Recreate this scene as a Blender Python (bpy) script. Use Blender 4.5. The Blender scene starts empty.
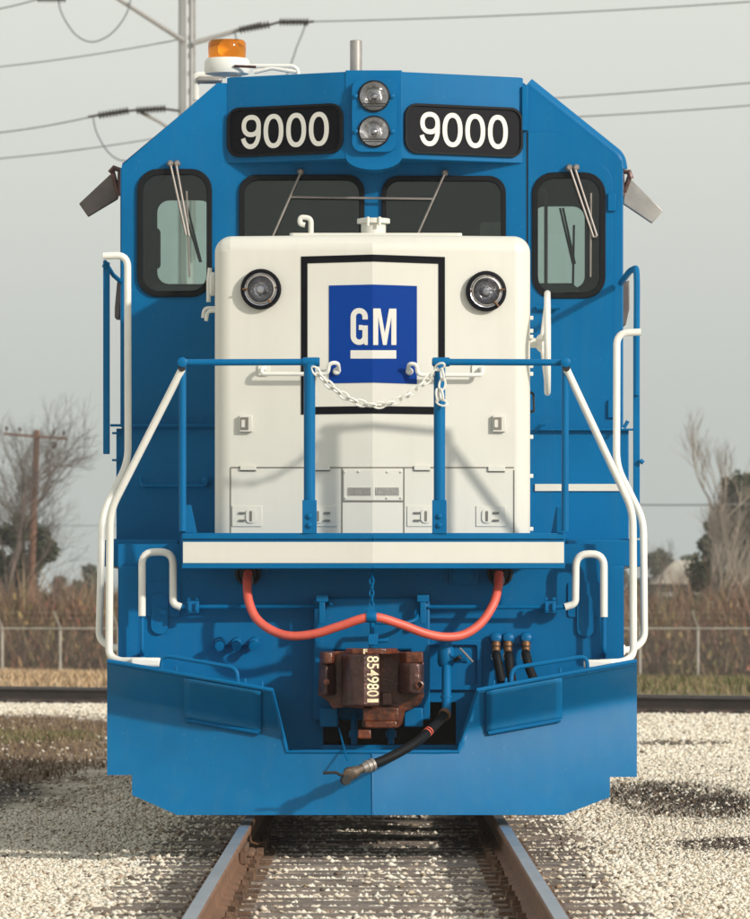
import bpy, bmesh, math, random
import numpy as np
from mathutils import Vector, Matrix, noise as mnoise
from mathutils.geometry import tessellate_polygon

# ------------------------------------------------------------------ camera, sky, sun, exposure
SC = bpy.context.scene
COL = SC.collection
R = math.radians
FPX, DIST, HCAM, CX, CY = 5540.0, 32.0, 1.24, 372.5, 612.0     # telephoto, 32 m in front of the plow

cam_d = bpy.data.cameras.new('camera')
cam_d.sensor_fit = 'VERTICAL'
cam_d.sensor_height = 36.0
cam_d.sensor_width = 36.0 * 836 / 1024
cam_d.lens = 36.0 * FPX / 919.0
cam_d.shift_x = (375 - CX) / 919.0
cam_d.shift_y = (CY - 459.5) / 919.0
cam_d.clip_start = 0.5
cam_d.clip_end = 6000
cam_d.dof.use_dof = True
cam_d.dof.focus_distance = 32.8
cam_d.dof.aperture_fstop = 9.0
cam = bpy.data.objects.new('camera', cam_d)
COL.objects.link(cam)
cam.location = (0, -DIST, HCAM)
cam.rotation_euler = (R(90), 0, 0)
SC.camera = cam

SUN_AZ, SUN_EL = 47.0, 23.0          # azimuth: degrees to the right of straight-in-front
sdir = Vector((math.sin(R(SUN_AZ)) * math.cos(R(SUN_EL)), -math.cos(R(SUN_AZ)) * math.cos(R(SUN_EL)), math.sin(R(SUN_EL))))
W_ = bpy.data.worlds.new('World')
SC.world = W_
W_.use_nodes = True
nt = W_.node_tree
nt.nodes.clear()
wo = nt.nodes.new('ShaderNodeOutputWorld')
bg = nt.nodes.new('ShaderNodeBackground')
sky = nt.nodes.new('ShaderNodeTexSky')
sky.sky_type = 'NISHITA'
sky.sun_disc = False
sky.sun_elevation = R(SUN_EL)
sky.sun_rotation = math.atan2(sdir.x, sdir.y)
sky.air_density = 1.0
sky.dust_density = 6.0
sky.ozone_density = 1.0
hs = nt.nodes.new('ShaderNodeHueSaturation')
hs.inputs['Saturation'].default_value = 0.22
mixw = nt.nodes.new('ShaderNodeMix')
mixw.data_type = 'RGBA'
# thin haze: thick towards the horizon, thinning smoothly overhead
wtc = nt.nodes.new('ShaderNodeTexCoord')
wsp = nt.nodes.new('ShaderNodeSeparateXYZ')
nt.links.new(wtc.outputs['Generated'], wsp.inputs[0])
def wmap(a, b_, c_, d_):
    q = nt.nodes.new('ShaderNodeMapRange')
    q.interpolation_type = 'SMOOTHSTEP'
    for k_, v_ in zip(('From Min', 'From Max', 'To Min', 'To Max'), (a, b_, c_, d_)):
        q.inputs[k_].default_value = v_
    nt.links.new(wsp.outputs[2], q.inputs['Value'])
    return q.outputs[0]
hz = nt.nodes.new('ShaderNodeMix')
hz.data_type = 'RGBA'
hz.inputs['A'].default_value = (3.6, 3.88, 3.70, 1)
hz.inputs['B'].default_value = (5.35, 5.45, 5.0, 1)
nt.links.new(wmap(-0.01, 0.14, 0, 1), hz.inputs['Factor'])
nt.links.new(wmap(0.10, 0.8, 0.9, 0.65), mixw.inputs['Factor'])
nt.links.new(hz.outputs['Result'], mixw.inputs['B'])
bg.inputs['Strength'].default_value = 0.13
nt.links.new(sky.outputs[0], hs.inputs['Color'])
nt.links.new(hs.outputs[0], mixw.inputs['A'])
nt.links.new(mixw.outputs['Result'], bg.inputs['Color'])
nt.links.new(bg.outputs[0], wo.inputs['Surface'])

sun_d = bpy.data.lights.new('sun', 'SUN')
sun_d.energy = 3.0
sun_d.angle = R(2.3)
sun_d.color = (1.0, 0.93, 0.82)
sun = bpy.data.objects.new('sun', sun_d)
COL.objects.link(sun)
sun.location = sdir * 60
sun.rotation_euler = sdir.to_track_quat('Z', 'Y').to_euler()

vs = SC.view_settings
vs.view_transform = 'Standard'
vs.look = 'None'
vs.exposure = 0.25
vs.gamma = 1.0
vs.use_curve_mapping = False
SC.render.engine = 'CYCLES'
SC.cycles.use_denoising = True
SC.cycles.max_bounces = 8
SC.cycles.transparent_max_bounces = 12
SC.cycles.sample_clamp_indirect = 6.0

random.seed(9000)
RNG = np.random.default_rng(9000)

# ------------------------------------------------------------------ helpers
def S(y):
    return (DIST + y) / FPX

def W(px, py, y):
    """point at depth y that the photograph shows at pixel (px, py)"""
    return Vector(((px - CX) * S(y), y, HCAM - (py - CY) * S(y)))

def FP(y):
    """flat plane facing the camera at depth y, in pixel units; w is metres towards the camera"""
    def f(u, v, w):
        p = W(u, v, y)
        p.y -= w
        return p
    return f

def XZ(y):
    return lambda u, v, w: Vector((u, y - w, v))

def YZ(x, sgn=1):
    return lambda u, v, w: Vector((x + sgn * w, u, v))

def XY(z):
    return lambda u, v, w: Vector((u, v, z + w))

def rrect(x0, y0, x1, y1, r, n=6):
    if x1 < x0: x0, x1 = x1, x0
    if y1 < y0: y0, y1 = y1, y0
    out = []
    for cx, cy, a0 in ((x1 - r, y1 - r, 0), (x0 + r, y1 - r, 90), (x0 + r, y0 + r, 180), (x1 - r, y0 + r, 270)):
        for i in range(n + 1):
            a = R(a0 + 90 * i / n)
            out.append((cx + r * math.cos(a), cy + r * math.sin(a)))
    return out

def circ(cx, cy, r, n=24, ry=None):
    ry = r if ry is None else ry
    return [(cx + r * math.cos(2 * math.pi * i / n), cy + ry * math.sin(2 * math.pi * i / n)) for i in range(n)]

def fillet(pts, rad, n=6):
    pts = [Vector(p) for p in pts]
    if rad <= 0 or len(pts) < 3:
        return pts
    out = [pts[0]]
    for i in range(1, len(pts) - 1):
        a, b, c = pts[i - 1], pts[i], pts[i + 1]
        d1, d2 = (a - b), (c - b)
        r = min(rad, d1.length * 0.49, d2.length * 0.49)
        p0, p1 = b + d1.normalized() * r, b + d2.normalized() * r
        for k in range(n + 1):
            t = k / n
            out.append(p0 * (1 - t) ** 2 + b * 2 * t * (1 - t) + p1 * t * t)
    out.append(pts[-1])
    return out

def spline(pts, n=8):
    pts = [Vector(p) for p in pts]
    P = [pts[0] * 2 - pts[1]] + pts + [pts[-1] * 2 - pts[-2]]
    out = []
    for i in range(1, len(P) - 2):
        for k in range(n):
            t = k / n
            a, b, c, d = P[i - 1], P[i], P[i + 1], P[i + 2]
            out.append(0.5 * ((2 * b) + (c - a) * t + (2 * a - 5 * b + 4 * c - d) * t * t + (3 * b - a - 3 * c + d) * t ** 3))
    out.append(pts[-1])
    return out

class MB:
    """collects pieces of ONE part"""
    def __init__(self):
        self.v, self.f = [], []

    def raw(self, vs_, fs):
        o = len(self.v)
        self.v.extend([tuple(p) for p in vs_])
        self.f.extend([tuple(i + o for i in q) for q in fs])
        return self

    def box(self, x0, x1, y0, y1, z0, z1):
        vs_ = [(x, y, z) for x in (x0, x1) for y in (y0, y1) for z in (z0, z1)]
        return self.raw(vs_, [(0, 1, 3, 2), (4, 6, 7, 5), (0, 4, 5, 1), (2, 3, 7, 6), (0, 2, 6, 4), (1, 5, 7, 3)])

    def pbox(self, px0, py0, px1, py1, y0, y1):
        """box whose front face, at depth y0, fills the pixel rectangle"""
        a, b = W(px0, py0, y0), W(px1, py1, y0)
        return self.box(min(a.x, b.x), max(a.x, b.x), y0, y1, min(a.z, b.z), max(a.z, b.z))

    def plate(self, outer, holes, f, w0, w1):
        loops = [outer] + list(holes)
        tris = tessellate_polygon([[Vector((p[0], p[1], 0)) for p in l] for l in loops])
        flat = [p for l in loops for p in l]
        n = len(flat)
        vs_ = [f(p[0], p[1], w0) for p in flat] + [f(p[0], p[1], w1) for p in flat]
        fs = [tuple(t) for t in tris] + [tuple(i + n for i in reversed(t)) for t in tris]
        o = 0
        for l in loops:
            m = len(l)
            for i in range(m):
                a, b = o + i, o + (i + 1) % m
                fs.append((a, b, b + n, a + n))
            o += m
        return self.raw(vs_, fs)

    def tube(self, pts, r, sides=10, bend=0.0, closed=False, cap=True, r1=None):
        pts = fillet(pts, bend) if bend else [Vector(p) for p in pts]
        q = [pts[0]]
        for p in pts[1:]:
            if (p - q[-1]).length > 1e-6:
                q.append(p)
        pts = q
        n = len(pts)
        vs_, fs = [], []
        t0 = (pts[1] - pts[0]).normalized()
        u = t0.orthogonal().normalized()
        for i, p in enumerate(pts):
            if closed:
                t = (pts[(i + 1) % n] - pts[i - 1]).normalized()
            elif i == 0:
                t = t0
            elif i == n - 1:
                t = (pts[-1] - pts[-2]).normalized()
            else:
                t = ((pts[i + 1] - p).normalized() + (p - pts[i - 1]).normalized())
                t = t.normalized() if t.length > 1e-6 else t0
            u = (u - t * u.dot(t))
            u = u.normalized() if u.length > 1e-6 else t.orthogonal().normalized()
            w = t.cross(u)
            rr = r if r1 is None else r + (r1 - r) * i / max(1, n - 1)
            for k in range(sides):
                a = 2 * math.pi * k / sides
                vs_.append(p + u * (rr * math.cos(a)) + w * (rr * math.sin(a)))
        m = n if closed else n - 1
        for i in range(m):
            for k in range(sides):
                a, b = i * sides + k, i * sides + (k + 1) % sides
                j = ((i + 1) % n) * sides
                fs.append((a, b, j + (k + 1) % sides, j + k))
        if not closed and cap:
            fs.append(tuple(range(sides - 1, -1, -1)))
            fs.append(tuple((n - 1) * sides + k for k in range(sides)))
        return self.raw(vs_, fs)

    def lathe(self, prof, origin, axis, n=24, cap=True):
        """prof: (radius, distance along axis)"""
        axis = Vector(axis).normalized()
        u = axis.orthogonal().normalized()
        w = axis.cross(u)
        o = Vector(origin)
        vs_, fs = [], []
        for r, h in prof:
            for k in range(n):
                a = 2 * math.pi * k / n
                vs_.append(o + axis * h + (u * math.cos(a) + w * math.sin(a)) * max(r, 1e-4))
        for i in range(len(prof) - 1):
            for k in range(n):
                fs.append((i * n + k, i * n + (k + 1) % n, (i + 1) * n + (k + 1) % n, (i + 1) * n + k))
        if cap:
            fs.append(tuple(range(n - 1, -1, -1)))
            fs.append(tuple((len(prof) - 1) * n + k for k in range(n)))
        return self.raw(vs_, fs)

    def mesh(self, name, angle=35, fix=True):
        me = bpy.data.meshes.new(name)
        me.from_pydata(self.v, [], self.f)
        if fix:
            bm = bmesh.new()
            bm.from_mesh(me)
            bmesh.ops.recalc_face_normals(bm, faces=bm.faces)
            bm.to_mesh(me)
            bm.free()
        me.polygons.foreach_set('use_smooth', [True] * len(me.polygons))
        me.set_sharp_from_angle(angle=R(angle))
        return me

    def build(self, name, mat, parent=None, bevel=0.0, seg=2, angle=35, fix=True):
        o = bpy.data.objects.new(name, self.mesh(name, angle, fix))
        o.data.materials.append(mat)
        COL.objects.link(o)
        if parent is not None:
            o.parent = parent
        if bevel:
            md = o.modifiers.new('bevel', 'BEVEL')
            md.width = bevel
            md.segments = seg
            md.limit_method = 'ANGLE'
            md.angle_limit = R(40)
            md.harden_normals = False
        return o

def empty(name, loc=(0, 0, 0)):
    o = bpy.data.objects.new(name, None)
    o.location = loc
    o.empty_display_size = 0.2
    COL.objects.link(o)
    return o

def tag(o, label=None, cat=None, group=None, kind=None):
    if label: o['label'] = label
    if cat: o['category'] = cat
    if group: o['group'] = group
    if kind: o['kind'] = kind
    return o

def text_polys(txt, size=1.0, bold=0.0):
    """a mesh of flat lettering from the built-in font: returns (verts, faces), width"""
    cu = bpy.data.curves.new('t', 'FONT')
    cu.body = txt
    cu.size = size
    cu.offset = bold
    cu.resolution_u = 6
    ob = bpy.data.objects.new('t', cu)
    COL.objects.link(ob)
    dg = bpy.context.evaluated_depsgraph_get()
    me = bpy.data.meshes.new_from_object(ob.evaluated_get(dg))
    v = [tuple(p.co) for p in me.vertices]
    f = [tuple(p.vertices) for p in me.polygons]
    bpy.data.objects.remove(ob)
    bpy.data.curves.remove(cu)
    bpy.data.meshes.remove(me)
    return v, f

# ------------------------------------------------------------------ materials
def newmat(name):
    m = bpy.data.materials.new(name)
    m.use_nodes = True
    n = m.node_tree
    return m, n, n.nodes['Principled BSDF']

def N(n, kind, **kw):
    x = n.nodes.new(kind)
    for k, v in kw.items():
        setattr(x, k, v)
    return x

def paint(name, col, rough=0.35, coat=0.0, metal=0.0, var=0.08, scale=3.0, bump=0.0, dirt=None, dirt_amt=0.0, spec=0.5, streak=None):
    m, n, b = newmat(name)
    tc = N(n, 'ShaderNodeNewGeometry')
    no = N(n, 'ShaderNodeTexNoise')
    no.inputs['Scale'].default_value = scale
    no.inputs['Detail'].default_value = 6
    no.inputs['Roughness'].default_value = 0.6
    n.links.new(tc.outputs['Position'], no.inputs['Vector'])
    mp = N(n, 'ShaderNodeMapRange')
    mp.inputs['From Min'].default_value = 0.3
    mp.inputs['From Max'].default_value = 0.7
    mp.inputs['To Min'].default_value = 1 - var
    mp.inputs['To Max'].default_value = 1 + var
    n.links.new(no.outputs['Fac'], mp.inputs['Value'])
    mul = N(n, 'ShaderNodeMix', data_type='RGBA', blend_type='MULTIPLY')
    mul.inputs['Factor'].default_value = 1
    mul.inputs['A'].default_value = (*col, 1)
    n.links.new(mp.outputs[0], mul.inputs['B'])
    last = mul.outputs['Result']
    if dirt is not None:
        n2 = N(n, 'ShaderNodeTexNoise')
        n2.inputs['Scale'].default_value = scale * 7
        n2.inputs['Detail'].default_value = 8
        n2.inputs['Roughness'].default_value = 0.75
        n.links.new(tc.outputs['Position'], n2.inputs['Vector'])
        m2 = N(n, 'ShaderNodeMapRange')
        m2.inputs['From Min'].default_value = 0.52
        m2.inputs['From Max'].default_value = 0.75
        m2.inputs['To Max'].default_value = dirt_amt
        n.links.new(n2.outputs['Fac'], m2.inputs['Value'])
        mx = N(n, 'ShaderNodeMix', data_type='RGBA')
        mx.inputs['B'].default_value = (*dirt, 1)
        n.links.new(m2.outputs[0], mx.inputs['Factor'])
        n.links.new(last, mx.inputs['A'])
        last = mx.outputs['Result']
    if streak is not None:
        # faint rain and dust streaks running down the sheets
        mpp = N(n, 'ShaderNodeMapping')
        mpp.inputs['Scale'].default_value = (14.0, 14.0, 0.9)
        n.links.new(tc.outputs['Position'], mpp.inputs['Vector'])
        n4 = N(n, 'ShaderNodeTexNoise')
        n4.inputs['Scale'].default_value = 1.0
        n4.inputs['Detail'].default_value = 7
        n4.inputs['Roughness'].default_value = 0.65
        n.links.new(mpp.outputs[0], n4.inputs['Vector'])
        m4 = N(n, 'ShaderNodeMapRange')
        m4.inputs['From Min'].default_value = 0.48
        m4.inputs['From Max'].default_value = 0.85
        m4.inputs['To Max'].default_value = 0.30
        n.links.new(n4.outputs['Fac'], m4.inputs['Value'])
        mx = N(n, 'ShaderNodeMix', data_type='RGBA')
        mx.inputs['B'].default_value = (*streak, 1)
        n.links.new(m4.outputs[0], mx.inputs['Factor'])
        n.links.new(last, mx.inputs['A'])
        last = mx.outputs['Result']
        # a few pale paint chips and specks
        n5 = N(n, 'ShaderNodeTexVoronoi')
        n5.inputs['Scale'].default_value = 16
        n.links.new(tc.outputs['Position'], n5.inputs['Vector'])
        m5 = N(n, 'ShaderNodeMapRange')
        m5.inputs['From Min'].default_value = 0.075
        m5.inputs['From Max'].default_value = 0.045
        m5.inputs['To Max'].default_value = 0.35
        n.links.new(n5.outputs['Distance'], m5.inputs['Value'])
        mx = N(n, 'ShaderNodeMix', data_type='RGBA')
        mx.inputs['B'].default_value = (*[min(0.8, q_ * 1.6 + 0.06) for q_ in streak], 1)
        n.links.new(m5.outputs[0], mx.inputs['Factor'])
        n.links.new(last, mx.inputs['A'])
        last = mx.outputs['Result']
    n.links.new(last, b.inputs['Base Color'])
    b.inputs['Metallic'].default_value = metal
    b.inputs['Specular IOR Level'].default_value = spec
    mr = N(n, 'ShaderNodeMapRange')
    mr.inputs['To Min'].default_value = max(0.02, rough - 0.08)
    mr.inputs['To Max'].default_value = rough + 0.1
    n.links.new(no.outputs['Fac'], mr.inputs['Value'])
    n.links.new(mr.outputs[0], b.inputs['Roughness'])
    b.inputs['Coat Weight'].default_value = coat
    b.inputs['Coat Roughness'].default_value = 0.12
    if bump:
        n3 = N(n, 'ShaderNodeTexNoise')
        n3.inputs['Scale'].default_value = scale * 9
        n3.inputs['Detail'].default_value = 5
        n.links.new(tc.outputs['Position'], n3.inputs['Vector'])
        bp = N(n, 'ShaderNodeBump')
        bp.inputs['Strength'].default_value = bump
        bp.inputs['Distance'].default_value = 0.02
        n.links.new(n3.outputs['Fac'], bp.inputs['Height'])
        n.links.new(bp.outputs[0], b.inputs['Normal'])
    return m

def glassmat(name, tint, refl=0.06):
    m, n, b = newmat(name)
    n.nodes.remove(b)
    out = n.nodes['Material Output']
    tr = N(n, 'ShaderNodeBsdfTransparent')
    tr.inputs['Color'].default_value = (*tint, 1)
    gl = N(n, 'ShaderNodeBsdfGlossy')
    gl.inputs['Roughness'].default_value = 0.03
    fr = N(n, 'ShaderNodeFresnel')
    fr.inputs['IOR'].default_value = 1.5
    mx = N(n, 'ShaderNodeMixShader')
    n.links.new(fr.outputs[0], mx.inputs[0])
    n.links.new(tr.outputs[0], mx.inputs[1])
    n.links.new(gl.outputs[0], mx.inputs[2])
    n.links.new(mx.outputs[0], out.inputs['Surface'])
    return m

M = {}
M['blue'] = paint('blue_paint', (0.0, 0.113, 0.288), 0.36, 0.0, var=0.12, scale=1.1, dirt=(0.004, 0.125, 0.275), dirt_amt=0.25, streak=(0.03, 0.13, 0.25), bump=0.015, spec=0.12)
M['plow_blue'] = paint('glossy_blue_plow_paint', (0.0, 0.121, 0.296), 0.42, 0.0, var=0.12, scale=1.6, dirt=(0.005, 0.145, 0.29), dirt_amt=0.3, bump=0.02, spec=0.24, streak=(0.05, 0.15, 0.26))
M['cream'] = paint('cream_white_paint', (0.60, 0.595, 0.545), 0.42, 0.0, var=0.035, scale=1.2, bump=0.02, streak=(0.50, 0.485, 0.43))
M['rail_white'] = paint('white_rail_paint', (0.70, 0.695, 0.65), 0.35, 0.1, var=0.05, scale=6, dirt=(0.45, 0.42, 0.37), dirt_amt=0.25)
M['logo_blue'] = paint('emblem_blue', (0.0, 0.036, 0.235), 0.5, var=0.04, spec=0.1)
M['black'] = paint('black_enamel', (0.004, 0.004, 0.007), 0.45, var=0.1, spec=0.1)
M['rubber'] = paint('black_rubber', (0.006, 0.007, 0.009), 0.6, var=0.2, scale=10, spec=0.15)
M['hose_red'] = paint('red_cable_jacket', (0.66, 0.11, 0.075), 0.45, var=0.12, scale=9, dirt=(0.55, 0.2, 0.15), dirt_amt=0.3)
M['rust'] = paint('rusty_casting', (0.095, 0.024, 0.010), 0.30, var=0.85, scale=4, bump=0.25, dirt=(0.34, 0.095, 0.025), dirt_amt=0.8)
M['rust_dark'] = paint('dark_worn_steel', (0.075, 0.036, 0.032), 0.33, metal=0.35, var=0.8, scale=5, bump=0.25, dirt=(0.17, 0.05, 0.028), dirt_amt=0.7)
M['chalk'] = paint('chalk_paint', (0.72, 0.62, 0.42), 0.8, var=0.3, scale=14, dirt=(0.08, 0.045, 0.035), dirt_amt=0.9)
M['steel'] = paint('bare_steel', (0.26, 0.235, 0.22), 0.5, metal=0.5, var=0.2, scale=12)
M['chrome'] = paint('lamp_reflector', (0.93, 0.92, 0.89), 0.13, metal=1.0, var=0.2, scale=6, bump=0.12)
M['lamp_dark'] = paint('dark_lamp_reflector', (0.42, 0.42, 0.46), 0.15, metal=1.0, var=0.4, scale=7, bump=0.2)
M['fitting'] = paint('worn_hose_fitting', (0.11, 0.085, 0.065), 0.45, metal=0.5, var=0.6, scale=16, bump=0.3)
M['brass'] = paint('brass_fitting', (0.17, 0.09, 0.045), 0.5, metal=0.6, var=0.3, scale=20)
M['interior'] = paint('cab_interior', (0.20, 0.22, 0.22), 0.7, var=0.1)
M['dark'] = paint('dark_underframe', (0.012, 0.012, 0.013), 0.75, var=0.3)
M['grey_panel'] = paint('weathered_grey_sheet', (0.36, 0.34, 0.32), 0.42, metal=0.5, var=0.2, scale=8)
M['brown_panel'] = paint('weathered_brown_sheet', (0.12, 0.10, 0.095), 0.5, metal=0.2, var=0.3, scale=8)
M['vent'] = paint('vent_screen', (0.30, 0.295, 0.28), 0.6, var=0.15, scale=60)
M['seam'] = paint('seam_grime', (0.16, 0.15, 0.13), 0.8, var=0.2)
M['digit'] = paint('number_white', (0.62, 0.61, 0.57), 0.5, var=0.03)
M['glass'] = glassmat('window_glass', (0.80, 0.86, 0.84))
M['lens'] = glassmat('lamp_lens', (0.93, 0.93, 0.93))
n = M['lens'].node_tree
lv = N(n, 'ShaderNodeTexVoronoi')
lv.inputs['Scale'].default_value = 30
lg = N(n, 'ShaderNodeNewGeometry')
n.links.new(lg.outputs['Position'], lv.inputs['Vector'])
lb = N(n, 'ShaderNodeBump')
lb.inputs['Strength'].default_value = 0.35
lb.inputs['Distance'].default_value = 0.02
n.links.new(lv.outputs['Distance'], lb.inputs['Height'])
for q_ in n.nodes:
    if q_.type in ('BSDF_GLOSSY', 'FRESNEL'): n.links.new(lb.outputs[0], q_.inputs['Normal'])
m, n, b = newmat('amber_lens')
b.inputs['Base Color'].default_value = (0.85, 0.30, 0.03, 1)
b.inputs['Transmission Weight'].default_value = 0.85
b.inputs['Roughness'].default_value = 0.12
b.inputs['IOR'].default_value = 1.25
M['amber'] = m
# ------------------------------------------------------------------ the locomotive
loco = tag(empty('locomotive'), 'blue diesel locomotive with a white nose and black number boards, standing on the rails', 'locomotive')
B = M['blue']

# ---- snow plow: two curved sheets meeting in a forward crease
PK = 0.26
def plow_line(px):                       # virtual top line, pixel height
    return 661 + 29 * (px - 107) / 165.0 if px < CX else 661 + 29 * (637 - px) / 159.0
def plow_y(px, py):
    X = (px - CX) * S(0.15)
    d = (py - plow_line(px)) * S(0.15)
    q = d - 0.215
    # upper leaf leans forward over the blade; below the bend the blade curves out to its toe
    up = 0.60 * q - 0.75 * math.sqrt(q * q + 0.022 ** 2)          # slope 1.35 above, -0.15 below
    lowq = max(0.0, q)
    return 0.20 + PK * abs(X) + up - 0.36 * lowq * lowq
def plow_f(px, py, w=0.0):
    y = plow_y(px, py)
    p = W(px, py, y)
    p.y -= w
    return p
def interp(x, tab):
    for (a, b), (c, d) in zip(tab, tab[1:]):
        if a <= x <= c:
            return b + (d - b) * (x - a) / max(c - a, 1e-9)
    return tab[-1][1] if x > tab[-1][0] else tab[0][1]
TOP_ = [(107, 661), (272, 690), (287, 752), (458, 752), (478, 690), (637, 661)]
BOT_ = [(107, 775), (131.9, 775), (132, 795), (175, 814), (176, 815), (565, 815), (566, 814), (610, 797), (610.1, 777), (637, 777)]
def plow_half(x0, x1):
    """sheet between two columns, cut at the notch so that its step stays crisp"""
    mb = MB()
    cuts = [x0] + [c_ for c_ in (132.0, 610.0) if x0 < c_ < x1] + [x1]
    rows = [0, 8, 16, 22, 26, 29, 31, 33, 35, 36.5, 38, 39.5, 41, 43, 45, 48, 52, 58, 66, 76, 88, 100]
    for a_, b_ in zip(cuts, cuts[1:]):
        xs = sorted(set([a_, b_] + [q for q, _ in TOP_ + BOT_ if a_ < q < b_ and abs(q - 132) > 0.5 and abs(q - 610) > 0.5] + [a_ + (b_ - a_) * i / 30 for i in range(31)]))
        mid = 0.5 * (a_ + b_)
        nr = len(rows)
        base = len(mb.v)
        for x in xs:
            xe = min(max(x, a_ + 0.15), b_ - 0.15)
            t, bt = interp(x, TOP_), interp(xe, BOT_)
            L0 = plow_line(x)
            col = [min(max(t, L0 + d_), bt) for d_ in rows] + [bt]
            for q in col:
                mb.v.append(tuple(plow_f(x, q)))
        for i in range(len(xs) - 1):
            for j in range(nr):
                q = base + i * (nr + 1) + j
                mb.f.append((q, q + 1, q + nr + 2, q + nr + 1))
    return mb
plow = empty('snow_plow')
plow.parent = loco
for x0, x1 in ((107, CX), (CX, 637)):
    mb = plow_half(x0, x1)
    nf = len(mb.v)
    nrm = []
    for v_ in mb.v:                                   # exact normals of the curved blade
        px_, py_ = v_[0] / S(0.15) + CX, CY - (v_[2] - HCAM) / S(0.15)
        px_ = min(max(px_, x0 + 0.1), x1 - 0.1)
        e_ = 0.05
        a_ = plow_f(px_ + e_, py_) - plow_f(px_ - e_, py_)
        b_ = plow_f(px_, py_ + e_) - plow_f(px_, py_ - e_)
        q = a_.cross(b_).normalized()
        nrm.append(q if q.y < 0 else -q)
    cnt = {}
    for fc in mb.f:
        for i in range(len(fc)):
            a_, b_ = fc[i], fc[(i + 1) % len(fc)]
            k_ = (min(a_, b_), max(a_, b_))
            cnt[k_] = cnt.get(k_, 0) + 1
    front = list(mb.f)
    fv = list(mb.v)
    mb.v += [(p[0], p[1] + 0.016, p[2]) for p in fv]
    mb.f += [tuple(i + nf for i in reversed(fc)) for fc in front]
    for (a_, b_), c_ in cnt.items():
        if c_ == 1 and (Vector(fv[a_]) - Vector(fv[b_])).length > 1e-5:
            o_ = len(mb.v)
            mb.v += [fv[a_], fv[b_], (fv[b_][0], fv[b_][1] + 0.016, fv[b_][2]), (fv[a_][0], fv[a_][1] + 0.016, fv[a_][2])]
            mb.f.append((o_, o_ + 1, o_ + 2, o_ + 3))
    o = mb.build('plow_sheet', M['plow_blue'], plow, angle=180, fix=False)
    nv = nrm + [-q for q in nrm] + [Vector((0, 0, 0))] * (len(mb.v) - 2 * nf)
    o.data.normals_split_custom_set_from_vertices([tuple(q) for q in nv])
# narrow tread behind the top edge of each half
for seq in ([107.5 + 164 * i / 12 for i in range(13)], [478.5 + 158 * i / 12 for i in range(13)]):
    mb = MB()
    for x in seq:
        p = plow_f(x, plow_line(x) + 0.5, -0.006)
        for yy_ in (p.y, 0.84):
            for dz in (0.0, -0.012):
                mb.v.append((p.x, yy_, p.z + dz - 0.004))
    for i in range(len(seq) - 1):
        a = 4 * i
        mb.f += [(a, a + 4, a + 6, a + 2), (a + 1, a + 3, a + 7, a + 5), (a, a + 1, a + 5, a + 4), (a + 2, a + 6, a + 7, a + 3)]
    mb.build('plow_tread', B, plow)
mb = MB()
mb.tube([plow_f(CX, py, 0.0) for py in np.linspace(753, 814, 16)], 0.006, 8)
mb.build('weld_bead', B, plow)
mb = MB()
edge = [(107.5, 661), (272, 690), (287, 752), (458, 752), (478, 690), (636.5, 661)]
pts = []
for (a, b_), (c, d) in zip(edge, edge[1:]):
    k = 10
    pts += [plow_f(a + (c - a) * i / k, b_ + (d - b_) * i / k, -0.004) for i in range(k)]
pts.append(plow_f(*edge[-1], -0.004))
mb.tube(pts, 0.013, 8)
mb.build('edge_rod', B, plow)
for x0, x1, mir in ((184, 261, 0), (486, 562, 1)):
    mb = MB()
    nu, nv = 10, 10
    for i in range(nu + 1):
        x = x0 + (x1 - x0) * i / nu
        for j in range(nv + 1):
            t = j / nv
            top = interp(x, TOP_) + 3
            bot = plow_line(x) + 44
            mb.v.append(tuple(plow_f(x, top + (bot - top) * t, 0.018)))
    for i in range(nu):
        for j in range(nv):
            a = i * (nv + 1) + j
            mb.f.append((a, a + 1, a + nv + 2, a + nv + 1))
    o = mb.build('access_door', M['plow_blue'], plow, angle=60, fix=False)
    md = o.modifiers.new('thick', 'SOLIDIFY')
    md.thickness = 0.010
    md.offset = 0
    mb = MB()
    mb.tube([plow_f(x0 + 2 + (x1 - x0 - 4) * i / 8, plow_line(x0 + 2 + (x1 - x0 - 4) * i / 8) + 45, 0.02) for i in range(9)], 0.012, 8)
    mb.build('door_hinge', B, plow)
for x0, y0, x1, y1 in ((162, 655, 237, 668), (512, 668, 587, 656)):
    mb = MB()
    yb = plow_y(x0, plow_line(x0)) + 0.02
    yc = plow_y(x1, plow_line(x1)) + 0.02
    mb.tube([W(x0 - 1, plow_line(x0) + 3, yb), W(x0, y0, yb), W(x1, y1, yc), W(x1 + 1, plow_line(x1) + 3, yc)], 0.0125, 8, bend=0.05)
    mb.build('grab_bar', B, plow)
for px in (176, 245, 262, 506, 560, 494):                    # little bolts along the top of the plow
    mb = MB()
    yb = plow_y(px, plow_line(px)) + 0.015
    mb.tube([W(px, plow_line(px) + 2, yb), W(px, plow_line(px) - 7, yb)], 0.008, 8)
    mb.build('bolt', B, plow)

# ---- pilot plate behind the plow
pilot = MB().plate([(118, 544), (624, 544), (624, 672), (480, 700), (470, 775), (275, 775), (265, 700), (118, 672)],
                   [[(323, 702), (323, 752), (456, 752), (456, 702)]], FP(0.85), -0.03, 0.0).build('pilot_plate', B, loco)
MB().plate([(119, 566), (138, 566), (138, 664), (119, 664)], [], FP(0.85), 0.0, 0.02).build('corner_plate', B, pilot, bevel=0.004)
MB().plate([(605, 566), (623, 566), (623, 664), (605, 664)], [], FP(0.85), 0.0, 0.02).build('corner_plate', B, pilot, bevel=0.004)
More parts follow.
